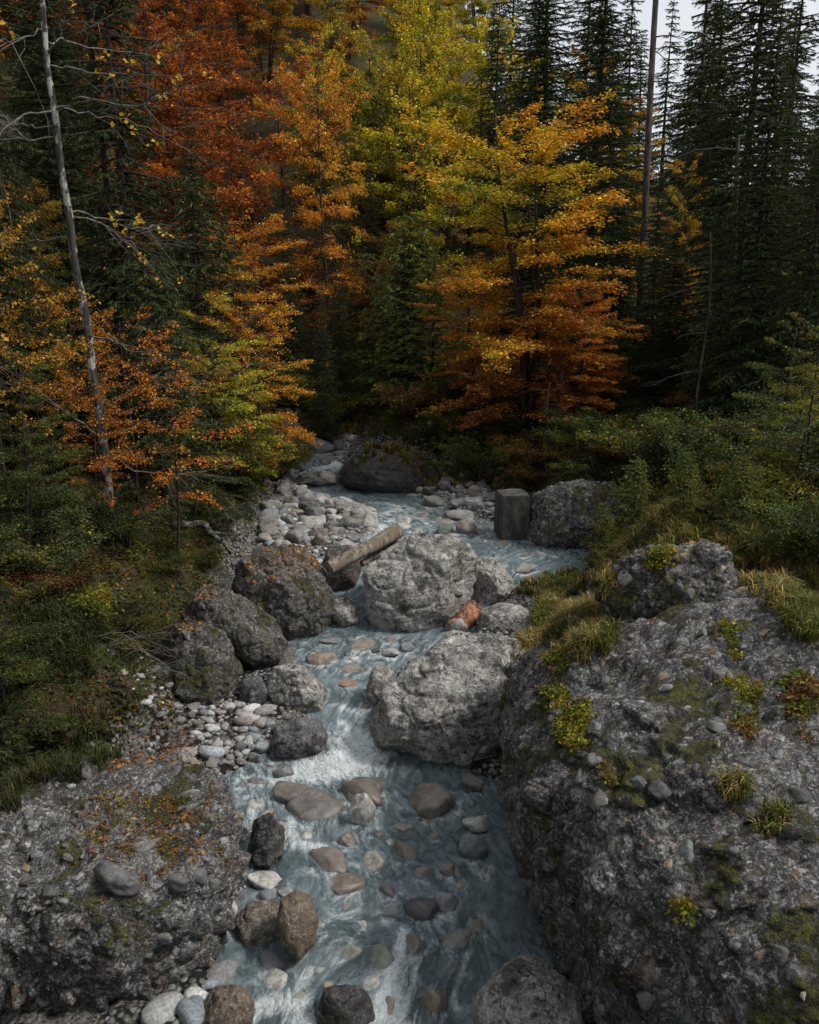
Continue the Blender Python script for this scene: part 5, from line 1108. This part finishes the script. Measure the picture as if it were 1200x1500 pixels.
# concrete block
def concrete():
    P, _ = G(752, 792); bm = bmesh.new(); bmesh.ops.create_cube(bm, size=1)
    w_, d_, h_ = .60, .75, 1.15
    for v in bm.verts: v.co = (v.co.x*w_, v.co.y*d_, v.co.z*h_)
    bmesh.ops.bevel(bm, geom=bm.edges[:], offset=.02, segments=2, affect='EDGES'); bmesh.ops.subdivide_edges(bm, edges=bm.edges[:], cuts=12, use_grid_fill=True)
    for v in bm.verts:
        n = fbm(np.array([v.co[:]]), 3., 4, 6)[0]*.03-.5*.10*max(0, fbm(np.array([v.co[:]]), 2.2, 2, 16)[0]-.15); v.co += v.co.normalized()*n
    me = bpy.data.meshes.new('concrete_block'); bm.to_mesh(me); bm.free(); m = NT('concrete'); n1 = m.noise(m.obj((1, 1, .25)), 5, 6, .65); n2 = m.noise(m.obj(), 30, 4)
    mo_ = m.math('MULTIPLY', m.ramp(m.noise(m.obj(), 3.2, 7, .7), .52, .60), .8)
    m.pbr(m.mix(mo_, m.mix(m.ramp(n1, .35, .65), (.025, .024, .023), (.07, .066, .063)), (.03, .032, .012)), .9, m.bump(n2, .008)); o = ob('concrete_block', me, m.m)
    o.location = (P[0], P[1]+.4, P[2]+.38); o.rotation_euler = (0, 0, .12); tag(o, 'dark grey weathered concrete block with straight sides by the right pool', 'concrete block')
concrete()
# ---------------------------------------------------------------- camera, light, render
cam = bpy.data.cameras.new('camera'); co = bpy.data.objects.new('camera', cam); C.objects.link(co)
cam.sensor_fit = 'HORIZONTAL'; cam.sensor_width = 24; cam.lens = 24*FPX/1200; cam.clip_end = 600; cam.clip_start = .1
co.location = (0, 0, H); co.rotation_euler = (math.pi/2-PITCH, 0, 0); bpy.context.scene.camera = co
EL, AZ = math.radians(52), math.radians(100)
sun = bpy.data.lights.new('sun', 'SUN'); sun.energy = 1.5; sun.angle = math.radians(11); sun.color = (1, .95, .88)
so = bpy.data.objects.new('sun', sun); C.objects.link(so); so.location = (0, 0, 40)
sd = Vector((math.sin(AZ)*math.cos(EL), math.cos(AZ)*math.cos(EL), math.sin(EL)))
so.rotation_euler = sd.to_track_quat('Z', 'Y').to_euler()
w = bpy.data.worlds.new('World'); bpy.context.scene.world = w; w.use_nodes = True; t = w.node_tree; t.nodes.clear()
sky = t.nodes.new('ShaderNodeTexSky'); sky.sky_type = 'NISHITA'; sky.sun_disc = False; sky.sun_elevation = EL; sky.sun_rotation = AZ; sky.dust_density = 2
hs = t.nodes.new('ShaderNodeHueSaturation'); hs.inputs['Saturation'].default_value = .35; t.links.new(sky.outputs[0], hs.inputs['Color'])
tc = t.nodes.new('ShaderNodeTexCoord'); ns = t.nodes.new('ShaderNodeTexNoise'); ns.inputs['Scale'].default_value = 2.5; ns.inputs['Detail'].default_value = 6
t.links.new(tc.outputs['Generated'], ns.inputs['Vector'])
cl = t.nodes.new('ShaderNodeMix'); cl.data_type = 'RGBA'; t.links.new(ns.outputs[0], cl.inputs[0]); cl.inputs[6].default_value = (6.2, 6.6, 7.2, 1); cl.inputs[7].default_value = (8.6, 8.8, 9.2, 1)
mx = t.nodes.new('ShaderNodeMix'); mx.data_type = 'RGBA'; mx.inputs[0].default_value = .75; t.links.new(hs.outputs[0], mx.inputs[6]); t.links.new(cl.outputs[2], mx.inputs[7])
bg = t.nodes.new('ShaderNodeBackground'); bg.inputs[1].default_value = .056; t.links.new(mx.outputs[2], bg.inputs[0])
wo = t.nodes.new('ShaderNodeOutputWorld'); t.links.new(bg.outputs[0], wo.inputs[0])
sc = bpy.context.scene; sc.view_settings.view_transform = 'Standard'; sc.view_settings.look = 'None'; sc.view_settings.exposure = 1.12; sc.view_settings.gamma = 1
sc.cycles.transparent_max_bounces = 8; sc.cycles.max_bounces = 4; sc.cycles.diffuse_bounces = 2
